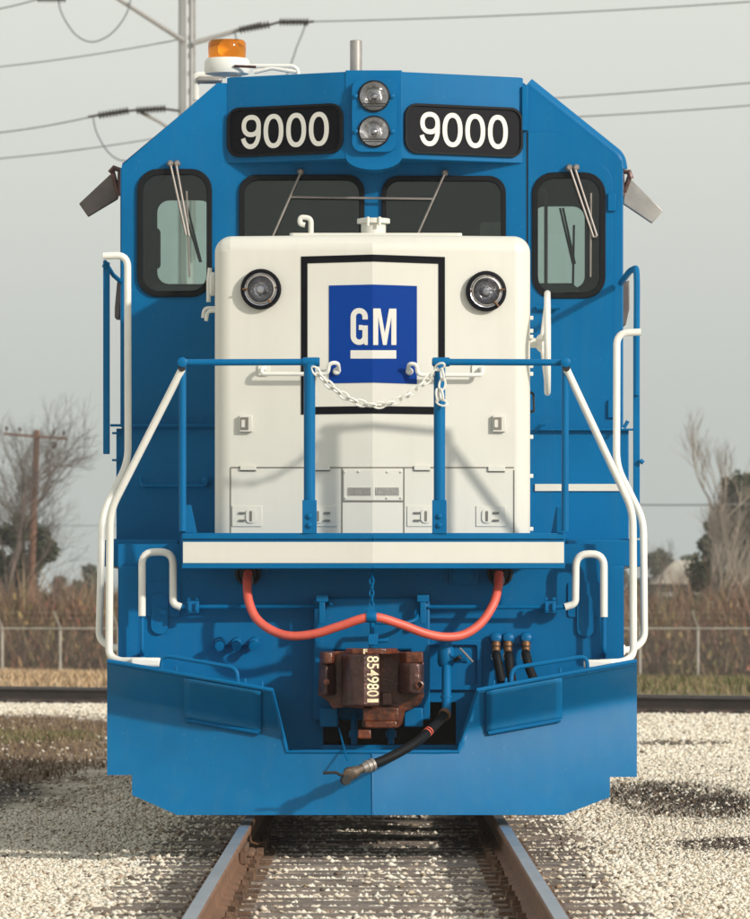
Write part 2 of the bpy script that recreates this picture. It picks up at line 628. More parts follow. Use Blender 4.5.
# raised panels, recesses and ovals
for x0, x1 in ((147, 180), (568, 601)):
    MB().plate(rrect(x0, 582, x1, 617, 3), [], FP(0.85), 0.0, 0.012).build('reinforcing_panel', B, pilot, bevel=0.004)
for x0, y0, x1, y1 in ((151, 593, 168, 634), (577, 595, 594, 637)):
    MB().plate(rrect(x0, y0, x1, y1, 8.2, 8), [], FP(0.84), 0.0, 0.012).build('oval_cover', B, pilot, bevel=0.003)
MB().plate([(421, 640), (482, 640), (482, 690), (421, 690)], [rrect(426, 645, 477, 685, 3)], FP(0.85), 0.0, 0.03).build('valve_frame', B, pilot, bevel=0.004)
# square striker casting round the coupler
mb = MB()
mb.plate([(314, 598), (430, 598), (430, 720), (314, 720)], [[(333, 650), (333, 700), (411, 700), (411, 650)]], FP(0.72), -0.11, 0.0)
mb.build('coupler_pocket', B, pilot, bevel=0.01)
for x0, x1 in ((320, 338), (404, 423)):
    MB().pbox(x0, 708, x1, 727, 0.55, 0.75).build('pocket_lug', B, pilot, bevel=0.008)
for px in (354, 391):
    mb = MB()
    c = W(px, 722, 0.7)
    mb.lathe([(0.02, 0.05), (0.02, -0.05), (0.032, -0.05), (0.032, -0.09), (0.018, -0.09), (0.018, -0.13)], c, (0, 0, 1), 12)
    mb.build('bolt', B, pilot)
MB().pbox(323, 745, 456, 752, 0.6, 0.68).build('lower_lip', B, pilot, bevel=0.006)
# multiple unit receptacles, left: three capped, right: three with hoses
mb = MB()
mb.plate(rrect(216, 637, 260, 645, 2), [], FP(0.85), 0.0, 0.03)
mb.build('hose_manifold', B, pilot, bevel=0.004)
for px in (220, 237, 254):
    c = W(px, 641, 0.85)
    MB().lathe([(0.032, 0.02), (0.032, 0.06), (0.022, 0.065), (0.022, 0.105), (0.028, 0.108), (0.028, 0.13), (0.012, 0.132)], c, (0, -1, -0.25), 14).build('hose_cap', B, pilot)
mb = MB()
mb.plate(rrect(490, 635, 531, 644, 2), [], FP(0.85), 0.0, 0.03)
mb.build('hose_manifold', B, pilot, bevel=0.004)
for i, (px, pts) in enumerate(((496, [(496, 644), (496.5, 655), (499, 668), (502, 682)]), (508, [(508.5, 644), (509, 656), (510, 668), (512, 682)]), (526, [(525.5, 644), (526, 654), (529, 667), (534, 680)]))):
    c = W(px, 640, 0.85)
    MB().lathe([(0.036, 0.0), (0.04, 0.05), (0.03, 0.09), (0.01, 0.1)], c, (0, -1, 0.2), 16).build('hose_receptacle', B, pilot)
    a = W(px, 641, 0.77)
    MB().lathe([(0.022, 0), (0.028, 0.012), (0.028, 0.03), (0.022, 0.034), (0.026, 0.04), (0.026, 0.06), (0.02, 0.075)], a, (0, -0.1, -1), 12).build('brass_coupling', M['brass'], pilot)
    e = a + Vector((0, -0.008, -0.075))
    MB().lathe([(0.028, 0), (0.03, 0.01), (0.03, 0.032), (0.026, 0.036)], e, (0, -0.1, -1), 12).build('hose_clamp', M['cream'], pilot)
    q = [e + Vector((0, -0.003, -0.02))] + [W(x, y, 0.74 - 0.02 * k) for k, (x, y) in enumerate(pts[1:], 1)]
    mb = MB().tube(spline(q), 0.027, 12)
    mb.build('air_hose', M['rubber'], loco)
# uncoupling lever: white end handles, blue rod, brackets
for pts in ([(142, 652), (142, 552), (173, 552), (173, 604), (181, 607)], [(565, 607), (575.5, 604), (576, 554), (604, 554), (604, 654)]):
    y = 0.72
    P = [W(x, yy, y) for x, yy in pts]
    mb = MB()
    if pts[0][0] < 300:
        P[0] = W(142, 616, y)
        Q = [W(142, 616, y), W(142, 652, y), W(142, 654, 0.83)]
    else:
        P[-1] = W(604, 617, y)
        Q = [W(604, 617, y), W(604, 652, y), W(604, 654, 0.83)]
    mb.tube(P, 0.0225, 12, bend=0.075)
    h = mb.build('lever_handle', M['rail_white'], loco)
    MB().tube(Q, 0.014, 8, bend=0.03).build('guide_rod', B, h)
lever = MB()
lever.tube([W(181, 607, 0.72), W(323, 606, 0.72), W(327, 598, 0.7), W(331, 606, 0.68)], 0.013, 8, bend=0.02)
lever.build('uncoupling_rod', B, loco)
lever = MB()
lever.tube([W(565, 607, 0.72), W(428, 607, 0.72), W(420, 603, 0.7), W(417, 620, 0.62), W(402, 624, 0.58), W(372, 622, 0.55)], 0.013, 8, bend=0.04)
lever.build('uncoupling_rod', B, loco)
for px in (193, 550):
    mb = MB()
    mb.pbox(px - 6, 601, px + 6, 613, 0.70, 0.72)
    mb.pbox(px - 5, 603, px - 2, 611, 0.68, 0.85)
    mb.pbox(px + 2, 603, px + 5, 611, 0.68, 0.85)
    for dx in (-4, 4):
        mb.lathe([(0.012, 0), (0.012, 0.02)], W(px + dx, 599, 0.72), (0, -1, 0), 8)
    mb.build('rod_bracket', B, pilot, bevel=0.003)
for px in (322, 423):
    mb = MB()
    mb.pbox(px - 6, 595, px + 6, 602, 0.62, 0.85)
    mb.pbox(px - 3, 602, px + 3, 624, 0.62, 0.66)
    mb.build('rod_bracket', B, pilot, bevel=0.004)

# ---- red jumper cable with its sockets, clamp and chain
for px, py in ((250, 573), (499, 573)):
    c = W(px - (2 if px < 300 else -1), py, 0.82)
    mb = MB()
    mb.lathe([(0.075, 0.0), (0.078, 0.02), (0.062, 0.03), (0.058, 0.012), (0.05, 0.012), (0.048, 0.05), (0.036, 0.055)], c, (0, -1, -0.1), 22)
    mb.build('cable_socket', M['dark'], pilot)
mb = MB()
mb.plate(rrect(449, 569, 478, 585, 3), [], FP(0.85), 0.0, 0.03)
mb.lathe([(0.06, 0.03), (0.062, 0.045), (0.03, 0.05)], W(463, 575, 0.85), (0, -1, 0), 18)
mb.build('receptacle_cover', B, pilot, bevel=0.004)
cp = [(248, 573, 0.74), (247, 583, 0.68), (249, 602, 0.62), (257, 619, 0.58), (273, 631, 0.54), (292, 636, 0.5), (316, 633.5, 0.46), (340, 626, 0.42), (371.5, 617, 0.38),
      (400, 624, 0.42), (424, 633, 0.46), (445, 637, 0.5), (464, 634.5, 0.54), (481, 623, 0.58), (493, 605, 0.62), (498, 588, 0.68), (499, 573, 0.74)]
cable = MB().tube(spline([W(*c) for c in cp]), 0.0265, 14).build('jumper_cable', M['hose_red'], loco)
for px in (248.0, 499.0):
    MB().lathe([(0.032, 0.0), (0.034, 0.03), (0.029, 0.05)], W(px, 578, 0.76), (0, -0.55, -0.55), 14).build('cable_plug', M['steel'], cable)
mb = MB()
mb.lathe([(0.032, -0.03), (0.034, -0.025), (0.034, 0.025), (0.032, 0.03)], W(371.5, 617, 0.38), (1, 0, 0), 14)
mb.pbox(368, 607, 375, 613, 0.365, 0.4)
mb.build('cable_clamp', M['blue'], cable)

def chain(path, link, r, name, mat, parent):
    pts = [Vector(p) for p in path]
    seg = [(pts[i + 1] - pts[i]).length for i in range(len(pts) - 1)]
    L = sum(seg)
    nl = max(2, int(L / (link * 0.74)))
    mb = MB()
    for k in range(nl):
        s = (k + 0.5) / nl * L
        i = 0
        while i < len(seg) - 1 and s > seg[i]:
            s -= seg[i]
            i += 1
        c = pts[i].lerp(pts[i + 1], s / max(seg[i], 1e-6))
        t = (pts[i + 1] - pts[i]).normalized()
        u = t.cross(Vector((0, 1, 0)))
        u = u.normalized() if u.length > 0.1 else t.orthogonal()
        w = t.cross(u)
        a = (u + w * 0.35) if k % 2 == 0 else (w + u * 0.45)
        a.normalize()
        hl, hw = link * 0.5, link * 0.27
        loop = [c + t * (hl * math.cos(q)) + a * (hw * math.sin(q)) for q in [2 * math.pi * j / 14 for j in range(14)]]
        mb.tube(loop, r, 6, closed=True)
    return mb.build(name, mat, parent)
chain([W(371.5, 566, 0.45), W(371.8, 588, 0.42), W(371.5, 608, 0.385)], 0.045, 0.0055, 'clamp_chain', M['blue'], loco)

# ---- coupler
coup = empty('coupler')
coup.parent = loco
mb = MB()
mb.plate([(333, 655), (411, 655), (411, 703), (333, 703)], [], FP(0.6), -0.8, 0.0)
mb.build('shank', M['rust'], coup, bevel=0.02)
head = [(321, 652), (345, 651), (371, 648), (393, 650), (402, 652), (423, 651.5), (424, 668), (424, 696), (421, 703), (413, 709), (405, 711), (402, 724), (398, 728),
        (372, 728.5), (362, 727), (364, 709), (345, 707), (333, 709), (330, 704), (325, 699), (318, 695), (319, 672)]
MB().plate(head, [], FP(0.40), -0.22, 0.0).build('head', M['rust'], coup, bevel=0.016, seg=3)
def col_prism(name, plan, py0, py1, mat, bevel=0.012, yref=0.15):
    mb = MB()
    z0, z1 = W(0, py1, yref).z, W(0, py0, yref).z
    mb.plate(plan, [], XY(0), z0, z1)
    return mb.build(name, mat, coup, bevel=bevel, seg=3)
sx = S(0.15)
def X_(px): return (px - CX) * sx
kn = [(X_(341), 0.40), (X_(342), 0.25), (X_(347), 0.15), (X_(354), 0.09), (X_(364), 0.065), (X_(373), 0.08), (X_(379), 0.12), (X_(380), 0.22), (X_(374), 0.30), (X_(372), 0.40)]
col_prism('knuckle', kn, 654, 706, M['rust_dark'], 0.014)
col_prism('knuckle_cap', [(X_(345), 0.41), (X_(346), 0.24), (X_(352), 0.16), (X_(366), 0.13), (X_(386), 0.16), (X_(396), 0.25), (X_(398), 0.41)], 648.5, 654.2, M['rust'], 0.006)
col_prism('guard_arm', [(X_(398), 0.41), (X_(399), 0.27), (X_(403), 0.17), (X_(412), 0.12), (X_(421), 0.13), (X_(424), 0.2), (X_(424), 0.41)], 663, 694, M['rust_dark'], 0.018)
col_prism('guard_arm_cap', [(X_(399), 0.41), (X_(400), 0.25), (X_(406), 0.16), (X_(423), 0.15), (X_(424), 0.41)], 652, 663.5, M['rust'], 0.01)
MB().lathe([(0.026, 0), (0.026, 0.02), (0.017, 0.024), (0.016, 0.0)], W(419, 685, 0.13), (0.1, -1, 0), 14).build('arm_boss', M['rust'], coup)
col_prism('left_lug', [(X_(320), 0.41), (X_(319.5), 0.22), (X_(325), 0.16), (X_(333), 0.17), (X_(336), 0.41)], 652, 664, M['rust'], 0.012)
col_prism('left_wing', [(X_(318.5), 0.41), (X_(319), 0.30), (X_(326), 0.24), (X_(334), 0.30), (X_(336), 0.41)], 663.5, 696, M['rust_dark'], 0.014)
MB().lathe([(0.018, 0), (0.018, 0.015), (0.01, 0.018)], W(327, 682, 0.26), (-0.2, -1, 0), 12).build('bolt', M['rust'], coup)
col_prism('lock_lifter', [(X_(382), 0.41), (X_(382), 0.3), (X_(392), 0.3), (X_(392), 0.41)], 693, 706, M['rust_dark'], 0.006)
MB().pbox(363, 707, 399, 722, 0.26, 0.4).build('lower_lug', M['rust'], coup, bevel=0.012, seg=3)
MB().pbox(365, 721, 397, 728, 0.22, 0.4).build('lower_flange', M['rust'], coup, bevel=0.008)
MB().pbox(358, 729.5, 371, 739, 0.24, 0.36).build('knuckle_pin', M['rust'], coup, bevel=0.008)
# chalked number, read downwards
def place_text(txt, size, bold, T, name, mat, parent, per_char=None):
    v, f = text_polys(txt, size, bold)
    mb = MB()
    mb.raw([T(p[0], p[1]) for p in v], f)
    return mb.build(name, mat, parent, fix=False)
v, f = text_polys('854980', 1.0, 0.012)
xs_ = [p[0] for p in v]
w_ = max(xs_) - min(xs_)
x0_ = min(xs_)
def T8(a, b_):
    t = (a - x0_) / w_ * 0.87
    px = 367.2 + 12.0 * (b_ / 0.72)
    py = 656.0 + t * 46.5
    px2 = min(px, 379.4)
    prof = [(364, 0.065), (373, 0.08), (379, 0.12), (380, 0.13)]
    y = interp(px2, prof) - 0.005
    p = W(px, py, 0.15)
    p.y = y
    return p
mb = MB().raw([T8(p[0], p[1]) for p in v], f)
mb.raw([T8(x0_ + w_ * 1.055, 0.0), T8(x0_ + w_ * 1.14, 0.0), T8(x0_ + w_ * 1.14, 0.36), T8(x0_ + w_ * 1.055, 0.36)], [(0, 1, 2, 3)])
mb.raw([T8(x0_ + w_ * 1.055, 0.36), T8(x0_ + w_ * 1.14, 0.36), T8(x0_ + w_ * 1.14, 0.68), T8(x0_ + w_ * 1.055, 0.68)], [(0, 1, 2, 3)])
mb.build('chalk_number', M['chalk'], coup, fix=False)
v, f = text_polys('F', 1.0, 0.05)
mb = MB().raw([Vector((W(363 + p[0] * 9, 0, 0.13).x, 0.118, W(0, 653.6 - p[1] * 6.5, 0.13).z)) for p in v], f)
mb.build('chalk_letter', M['chalk'], coup, fix=False)
# lift link above the coupler
mb = MB()
mb.tube([W(372, 622, 0.55), W(372, 634, 0.5), W(371, 648, 0.42)], 0.014, 8)
mb.pbox(368, 634, 378, 645, 0.4, 0.5)
mb.lathe([(0.014, 0), (0.014, 0.06)], W(378, 641, 0.44), (1, 0, 0.1), 8)
mb.build('lift_link', B, coup, bevel=0.003)
# hanging wire
MB().tube([W(339, 728, 0.5), W(342, 740, 0.3), W(347, 760, 0.1)], 0.006, 6).build('safety_wire', B, coup)

# ---- train-line brake pipe and hose
mb = MB()
mb.tube([W(446.5, 655, 0.66), W(446.5, 714, 0.5)], 0.028, 14)
mb.lathe([(0.04, -0.05), (0.05, -0.03), (0.05, 0.05), (0.036, 0.07), (0.03, 0.12), (0.02, 0.125)], W(446, 658, 0.65), (0, 0, 1), 16)
mb.lathe([(0.034, -0.008), (0.037, 0.0), (0.034, 0.008)], W(446.5, 697, 0.55), (0, 0, 1), 14)
mb.lathe([(0.024, 0), (0.024, 0.09), (0.03, 0.09), (0.03, 0.12)], W(448, 660, 0.63), (1, -0.3, 0.1), 12)
pipe = mb.build('brake_pipe', B, loco)
MB().tube([W(455, 660, 0.58), W(460, 657, 0.55)], 0.012, 8).build('valve_stem', M['dark'], pipe)
MB().tube([W(460, 648, 0.55), W(473, 662, 0.52)], 0.006, 8).build('valve_handle', M['steel'], pipe)
hp = [(445.5, 713, 0.46), (441, 719, 0.38), (432, 728, 0.27), (418, 741, 0.14), (400, 752, 0.04), (384, 760, -0.02), (371, 765, -0.06)]
hose = MB().tube(spline([W(*p) for p in hp]), 0.028, 14).build('brake_hose', M['rubber'], loco)
a, b_ = W(447, 711, 0.48), W(441.5, 718.5, 0.39)
MB().lathe([(0.034, 0), (0.037, 0.004), (0.037, 0.03), (0.034, 0.034)], a.lerp(b_, 0.3), b_ - a, 14).build('hose_clamp', M['brass'], hose)
dirh = (W(371, 765, -0.06) - W(384, 760, -0.02)).normalized()
e = W(374, 764, -0.05)
MB().lathe([(0.034, 0), (0.038, 0.004), (0.038, 0.018), (0.033, 0.022), (0.033, 0.03), (0.038, 0.034), (0.038, 0.048), (0.033, 0.052), (0.028, 0.08)], e, dirh, 14).build('hose_clamp', M['steel'], hose)
mb = MB()
g = e + dirh * 0.075
mb.lathe([(0.024, 0), (0.027, 0.03), (0.034, 0.05), (0.04, 0.08), (0.034, 0.105), (0.018, 0.115)], g, dirh + Vector((0, 0, -0.05)), 12)
mb.lathe([(0.03, -0.03), (0.036, -0.02), (0.036, 0.03), (0.022, 0.035)], g + dirh * 0.095, (0, -1, -0.2), 12)
mb.build('glad_hand', M['fitting'], hose)
mb = MB()
q = g + dirh * 0.12
mb.tube([q, q + Vector((-0.03, -0.02, 0.0)), q + Vector((-0.055, -0.02, 0.015)), q + Vector((-0.13, -0.02, 0.012))], 0.009, 8)
mb.lathe([(0.028, -0.02), (0.028, 0.02)], q + Vector((0.0, -0.02, -0.03)), (0.3, -1, 0), 10)
mb.build('glad_hand_lock', M['dark'], hose)
for t in (0.5, 0.54):
    p0 = W(432, 728, 0.27).lerp(W(400, 752, 0.04), t - 0.1)
mb = MB()
hs_ = spline([W(*p) for p in hp])
for i0 in (18, 19):
    mb.tube([hs_[i0], hs_[i0].lerp(hs_[i0 + 1], 0.4)], 0.0295, 14)
mb.build('red_band', M['hose_red'], hose)

# ---- platform with the white stripe
YP0, KP = 0.36, 0.09
def plat_f(u, v, w):
    a = (u - CX) / FPX
    y = YP0
    for _ in range(4):
        y = YP0 + KP * abs(a * (DIST + y))
    p = W(u, v, y)
    p.y -= w
    return p
def vsplit(mb, x0, y0, x1, y1, f, w0, w1):
    if x0 < CX < x1:
        mb.plate([(x0, y0), (CX, y0), (CX, y1), (x0, y1)], [], f, w0, w1)
        mb.plate([(CX, y0), (x1, y0), (x1, y1), (CX, y1)], [], f, w0, w1)
    else:
        mb.plate([(x0, y0), (x1, y0), (x1, y1), (x0, y1)], [], f, w0, w1)
    return mb
platform = vsplit(MB(), 182, 534, 565, 569, plat_f, -0.05, 0.0).build('front_platform', B, loco, bevel=0.003)
vsplit(MB(), 183, 542, 564, 563, plat_f, 0.0, 0.006).build('white_stripe', M['cream'], platform)
vsplit(MB(), 182, 563.5, 565, 568.5, plat_f, 0.0, 0.02).build('lower_flange', B, platform, bevel=0.003)
vsplit(MB(), 182, 533, 565, 539, plat_f, 0.0, 0.016).build('upper_flange', B, platform, bevel=0.003)
zd = W(0, 534, YP0).z
XP = (565 - CX) * S(0.5)
MB().plate([(-XP, 0.50), (0, 0.40), (XP, 0.50), (XP, 2.2), (1.63, 2.2), (1.63, 19.5), (-1.63, 19.5), (-1.63, 2.2), (-XP, 2.2)], [], XY(zd), -0.06, -0.004).build('deck', B, platform)
# side sills and stair wells
for s in (-1, 1):
    MB().box(min(s * 1.66, s * 1.2), max(s * 1.66, s * 1.2), 2.15, 19.5, zd - 0.175, zd - 0.012).build('side_sill', B, loco, bevel=0.008)
    st = MB()
    for k in range(3):
        z = 0.62 + 0.31 * k
        st.box(min(s * 1.15, s * 1.5), max(s * 1.15, s * 1.5), 1.05, 1.75 + 0.1 * k, z, z + 0.03)
    st.build('stair_treads', M['blue'], loco, bevel=0.006)
    MB().box(min(s * 1.13, s * 1.15), max(s * 1.13, s * 1.15), 0.9, 2.1, 0.5, zd - 0.07).build('stair_side', B, loco)
# ---- nose
YN0, KN = 1.0, 0.13
def nose_f(u, v, w):
    a = (u - CX) / FPX
    y = YN0
    for _ in range(5):
        y = YN0 + KN * abs(a * (DIST + y))
    p = W(u, v, y)
    p.y -= w
    return p
bm = bmesh.new()
XN0, XN1 = (214.5 - CX) * S(1.15), (530.5 - CX) * S(1.15)
ZN0, ZN1 = zd - 0.002, W(0, 234.5, 1.05).z
plan = [(XN0, 3.06), (XN0, YN0 + KN * abs(XN0)), (0, YN0), (XN1, YN0 + KN * XN1), (XN1, 3.06)]
lo = [bm.verts.new((x, y, ZN0)) for x, y in plan]
hi = [bm.verts.new((x, y, ZN1)) for x, y in plan]
for i in range(4):
    bm.faces.new((lo[i], lo[i + 1], hi[i + 1], hi[i]))
# top as two quads meeting on the crease line
bk = bm.verts.new((0, 3.06, ZN1))
bm.faces.new((hi[0], hi[1], hi[2], bk))
bm.faces.new((bk, hi[2], hi[3], hi[4]))
bm.edges.ensure_lookup_table()
bev = [e for e in bm.edges if (set(e.verts) in ({hi[0], hi[1]}, {hi[1], hi[2]}, {hi[2], hi[3]}, {hi[3], hi[4]}, {lo[1], hi[1]}, {lo[3], hi[3]}))]
bmesh.ops.bevel(bm, geom=bev, offset=0.10, segments=18, profile=0.5, affect='EDGES')
bmesh.ops.recalc_face_normals(bm, faces=bm.faces)
for e in bm.edges:
    if len(e.link_faces) == 2 and abs(e.verts[0].co.x) < 1e-4 and abs(e.verts[1].co.x) < 1e-4 and min(v.co.z for v in e.verts) < ZN1 - 0.05:
        e.smooth = False
me = bpy.data.meshes.new('nose')
bm.to_mesh(me)
bm.free()
if sum(p.normal.y for p in me.polygons) > 0:
    me.flip_normals()
me.polygons.foreach_set('use_smooth', [True] * len(me.polygons))
me.materials.append(M['cream'])
nose = bpy.data.objects.new('nose', me)
COL.objects.link(nose)
nose.parent = loco
wn = nose.modifiers.new('weighted', 'WEIGHTED_NORMAL')
wn.keep_sharp = True
wn.weight = 80

# painted black frame, emblem panel and letters (thin raised paint films on the two planes)
def vpoly(mb, pts, f, w0, w1):
    """clip a convex pixel polygon at the crease and add both halves"""
    for side in (0, 1):
        out = []
        n_ = len(pts)
        for i in range(n_):
            a, b_ = pts[i], pts[(i + 1) % n_]
            ia = (a[0] <= CX) if side == 0 else (a[0] >= CX)
            ib = (b_[0] <= CX) if side == 0 else (b_[0] >= CX)
            if ia: out.append(a)
            if ia != ib:
                t = (CX - a[0]) / (b_[0] - a[0])
                out.append((CX, a[1] + t * (b_[1] - a[1])))
        cl = []
        for p in out:
            if not cl or abs(p[0] - cl[-1][0]) + abs(p[1] - cl[-1][1]) > 1e-4:
                cl.append(p)
        if len(cl) >= 3:
            mb.plate(cl, [], f, w0, w1)
    return mb
fr = MB()
for q in ([(301, 256.5), (372.5, 254.5), (445, 256.5), (445, 264), (372.5, 262), (301, 264)],):
    fr.plate([(301, 256.5), (CX, 254.5), (CX, 261.5), (301, 263.5)], [], nose_f, 0.001, 0.004)
    fr.plate([(CX, 254.5), (445, 257), (445, 264), (CX, 261.5)], [], nose_f, 0.001, 0.004)
    fr.plate([(301, 407), (CX, 406), (CX, 413.5), (301, 414.5)], [], nose_f, 0.001, 0.004)
    fr.plate([(CX, 406), (445, 407), (445, 414.5), (CX, 413.5)], [], nose_f, 0.001, 0.004)
    fr.plate([(301, 263.5), (307.5, 263.3), (307.5, 407), (301, 407)], [], nose_f, 0.001, 0.004)
    fr.plate([(438.5, 263.7), (445, 264), (445, 407), (438.5, 407)], [], nose_f, 0.001, 0.004)
fr.build('black_frame', M['black'], nose)
em = MB()
em.plate([(329, 285.5), (CX, 284.5), (CX, 382.5), (329, 383.3)], [], nose_f, 0.001, 0.004)
em.plate([(CX, 284.5), (417, 286), (417, 384), (CX, 382.5)], [], nose_f, 0.001, 0.004)
em.build('emblem_panel', M['logo_blue'], nose)
# letter G: band between two half-stadium outlines
def poly_band(mb, outer, inner, f):
    n_ = len(outer)
    for i in range(n_ - 1):
        mb.plate([outer[i], outer[i + 1], inner[i + 1], inner[i]], [], f, 0.003, 0.0065)
g = MB()
gx0, gx1, gt, gb, th = 350.6, 367.8, 308.0, 345.0, 5.4
outer, inner = [], []
cxg = (gx0 + gx1) / 2
ro, ri = (gx1 - gx0) / 2, (gx1 - gx0) / 2 - th
for i in range(11):
    a = R(0 - 180 * i / 10)
    outer.append((cxg + ro * math.cos(a), gt + ro + ro * math.sin(a)))
    inner.append((cxg + ri * math.cos(a), gt + ro + ri * math.sin(a)))
for i in range(11):
    a = R(180 - 180 * i / 10)
    outer.append((cxg + ro * math.cos(a), gb - ro + ro * math.sin(a)))
    inner.append((cxg + ri * math.cos(a), gb - ro + ri * math.sin(a)))
outer = [(gx1, 319.5)] + outer + [(gx1, 325.5)]
inner = [(gx1 - th, 319.5)] + inner + [(gx1 - th, 325.5)]
poly_band(g, outer, inner, nose_f)
g.plate([(cxg - 0.4, 325), (gx1 - th + 0.05, 325), (gx1 - th + 0.05, 330), (cxg - 0.4, 330)], [], nose_f, 0.003, 0.0065)
g.plate([(gx1 - 3.4, 336), (gx1, 336), (gx1, 345), (gx1 - 3.4, 345)], [], nose_f, 0.003, 0.0062)
g.build('letter', M['digit'], nose)
mm = MB()
mm.plate([(373.2, 308.5), (380.5, 308.5), (384.8, 333), (389.2, 308.7), (396.4, 308.7), (396.4, 345), (391.4, 345), (391.4, 317), (386.6, 345), (383.0, 345), (378.2, 317), (378.2, 345), (373.2, 345)], [], nose_f, 0.003, 0.0065)
mm.build('letter', M['digit'], nose)
vsplit(MB(), 350.5, 350.3, 396.3, 358.6, nose_f, 0.003, 0.0065).build('underline', M['digit'], nose)

# nose headlights
for px, py in ((261.5, 289.5), (485.5, 291.5)):
    c = nose_f(px, py, 0.0)
    s = -1 if px < CX else 1
    ax = Vector((s * KN, -1, 0)).normalized()
    h = empty('headlight', )
    h.parent = nose
    MB().lathe([(0.098, 0.0), (0.12, 0.0), (0.122, 0.035), (0.116, 0.045), (0.104, 0.047), (0.098, 0.04)], c, ax, 32, cap=False).build('bezel', M['black'], h)
    MB().lathe([(0.001, 0.004), (0.03, 0.006), (0.055, 0.016), (0.075, 0.032), (0.098, 0.038)], c, ax, 32, cap=False).build('reflector', M['lamp_dark'], h)
    MB().lathe([(0.080, 0.03), (0.087, 0.032), (0.087, 0.042), (0.080, 0.044)], c, ax, 32, cap=False).build('retaining_ring', M['grey_panel'], h)
    MB().lathe([(0.079, 0.040), (0.06, 0.048), (0.03, 0.053), (0.002, 0.055)], c, ax, 28, cap=False).build('lens', M['lens'], h)
    MB().lathe([(0.022, 0.005), (0.026, 0.024), (0.02, 0.034), (0.004, 0.036)], c, ax, 20).build('bulb_shield', M['lamp_dark'], h)
    for a in (180, 5, -52):
        q = c + ax * 0.048 + Vector((math.cos(R(a)) * 0.088, 0, math.sin(R(a)) * 0.088))
        d_ = Vector((math.cos(R(a)), 0, math.sin(R(a))))
        MB().tube([q - d_ * 0.012, q + d_ * (0.02 if a != -52 else 0.03)], 0.006, 8).build('clip_screw', M['brass'], h)

# doors, vents, latches, hinges at the nose foot
dg = MB()
for l in ([(230.5, 467.5, 505, 467.5)], [(230.5, 467.5, 230.5, 533)], [(514, 470, 514, 533)], [(342, 468, 342, 533)], [(404, 468, 404, 533)], [(343, 501.5, 403, 501.5)], [(505, 467.5, 514, 469.5)]):
    x0, y0, x1, y1 = l[0]
    t = 0.55
    if abs(x1 - x0) > abs(y1 - y0):
        vsplit(dg, x0, y0 - t, x1, y1 + t if abs(y1 - y0) < 1 else y0 + t, nose_f, 0.0005, 0.003)
    else:
        vsplit(dg, x0 - t, y0, x1 + t, y1, nose_f, 0.0005, 0.003)
dg.build('door_seam', M['seam'], nose)
vsplit(MB(), 343.5, 469.5, 403, 500.5, nose_f, 0.0, 0.007).build('vent_cover', M['cream'], nose, bevel=0.002)
for x0, x1 in ((348, 371), (375.5, 399)):
    v_ = MB()
    vsplit(v_, x0, 487.5, x1, 495.5, nose_f, 0.007, 0.009)
    v_ = v_.build('vent_grille', M['vent'], nose)
    gl = MB()
    for k in range(12):
        xa = x0 + 0.7 + (x1 - x0 - 1.4) * k / 11
        vsplit(gl, xa - 0.45, 487.8, xa + 0.45, 495.2, nose_f, 0.009, 0.012)
    gl.build('grille_bars', M['vent'], v_)
for px, py in ((345, 472), (374.5 + 13, 472), (359, 471.5), (345.5, 498), (401, 472), (401, 498), (387, 498)):
    MB().lathe([(0.006, 0), (0.006, 0.01), (0.003, 0.012)], nose_f(px, py, 0.004), (0, -1, 0), 8).build('rivet', M['cream'], nose)
for x0, x1, y in ((240, 256, 468), (314, 330, 468), (414, 430, 468), (488, 505, 469)):
    l = MB()
    vsplit(l, x0, y - 2.5, x1, y + 2.2, nose_f, 0.0, 0.014)
    h = l.build('hinge', M['cream'], nose, bevel=0.003)
    l = MB()
    vsplit(l, x0, y + 2.2, x1, y + 3.2, nose_f, 0.0, 0.006)
    l.build('hinge_seam', M['seam'], h)
for px, mir in ((247, 1), (322.0, -1), (422, 1), (491, -1)):
    p = MB()
    vsplit(p, px - 15, 506, px + 15, 526.5, nose_f, 0.0, 0.006)
    p = p.build('latch_plate', M['cream'], nose, bevel=0.002)
    h = MB()
    h.plate(rrect(px - 5 + 4 * mir, 509, px + 5 + 4 * mir, 523, 4), [], nose_f, 0.006, 0.014)
    h.build('latch_handle', M['cream'], p, bevel=0.003)
    h = MB()
    h.plate(rrect(px - 1.5 + 4 * mir, 511, px + 1 + 4 * mir, 521.5, 1), [], nose_f, 0.014, 0.016)
    for py in (512, 519.5):
        h.plate([(px - 8 * mir, py), (px - 2 * mir, py), (px - 2 * mir, py + 1.8), (px - 8 * mir, py + 1.8)], [], nose_f, 0.006, 0.016)
    h.build('latch_slot', M['seam'], p)
for px, mir in ((246, 1), (499, -1)):
    p = MB()
    p.plate([(px - 6.5, 415.5), (px + 6.5, 415.5), (px + 6.5, 432), (px - 6.5, 432)], [], nose_f, 0.0, 0.03)
    p = p.build('catch', M['cream'], nose, bevel=0.004)
    h = MB()
    h.plate([(px - 5.5, 417.5), (px + 2.5, 417.5), (px + 2.5, 430), (px - 5.5, 430)], [rrect(px - 4.5, 419.5, px - 0.5, 427.5, 1)], nose_f, 0.03, 0.033)
    h.build('catch_slot', M['seam'], p)
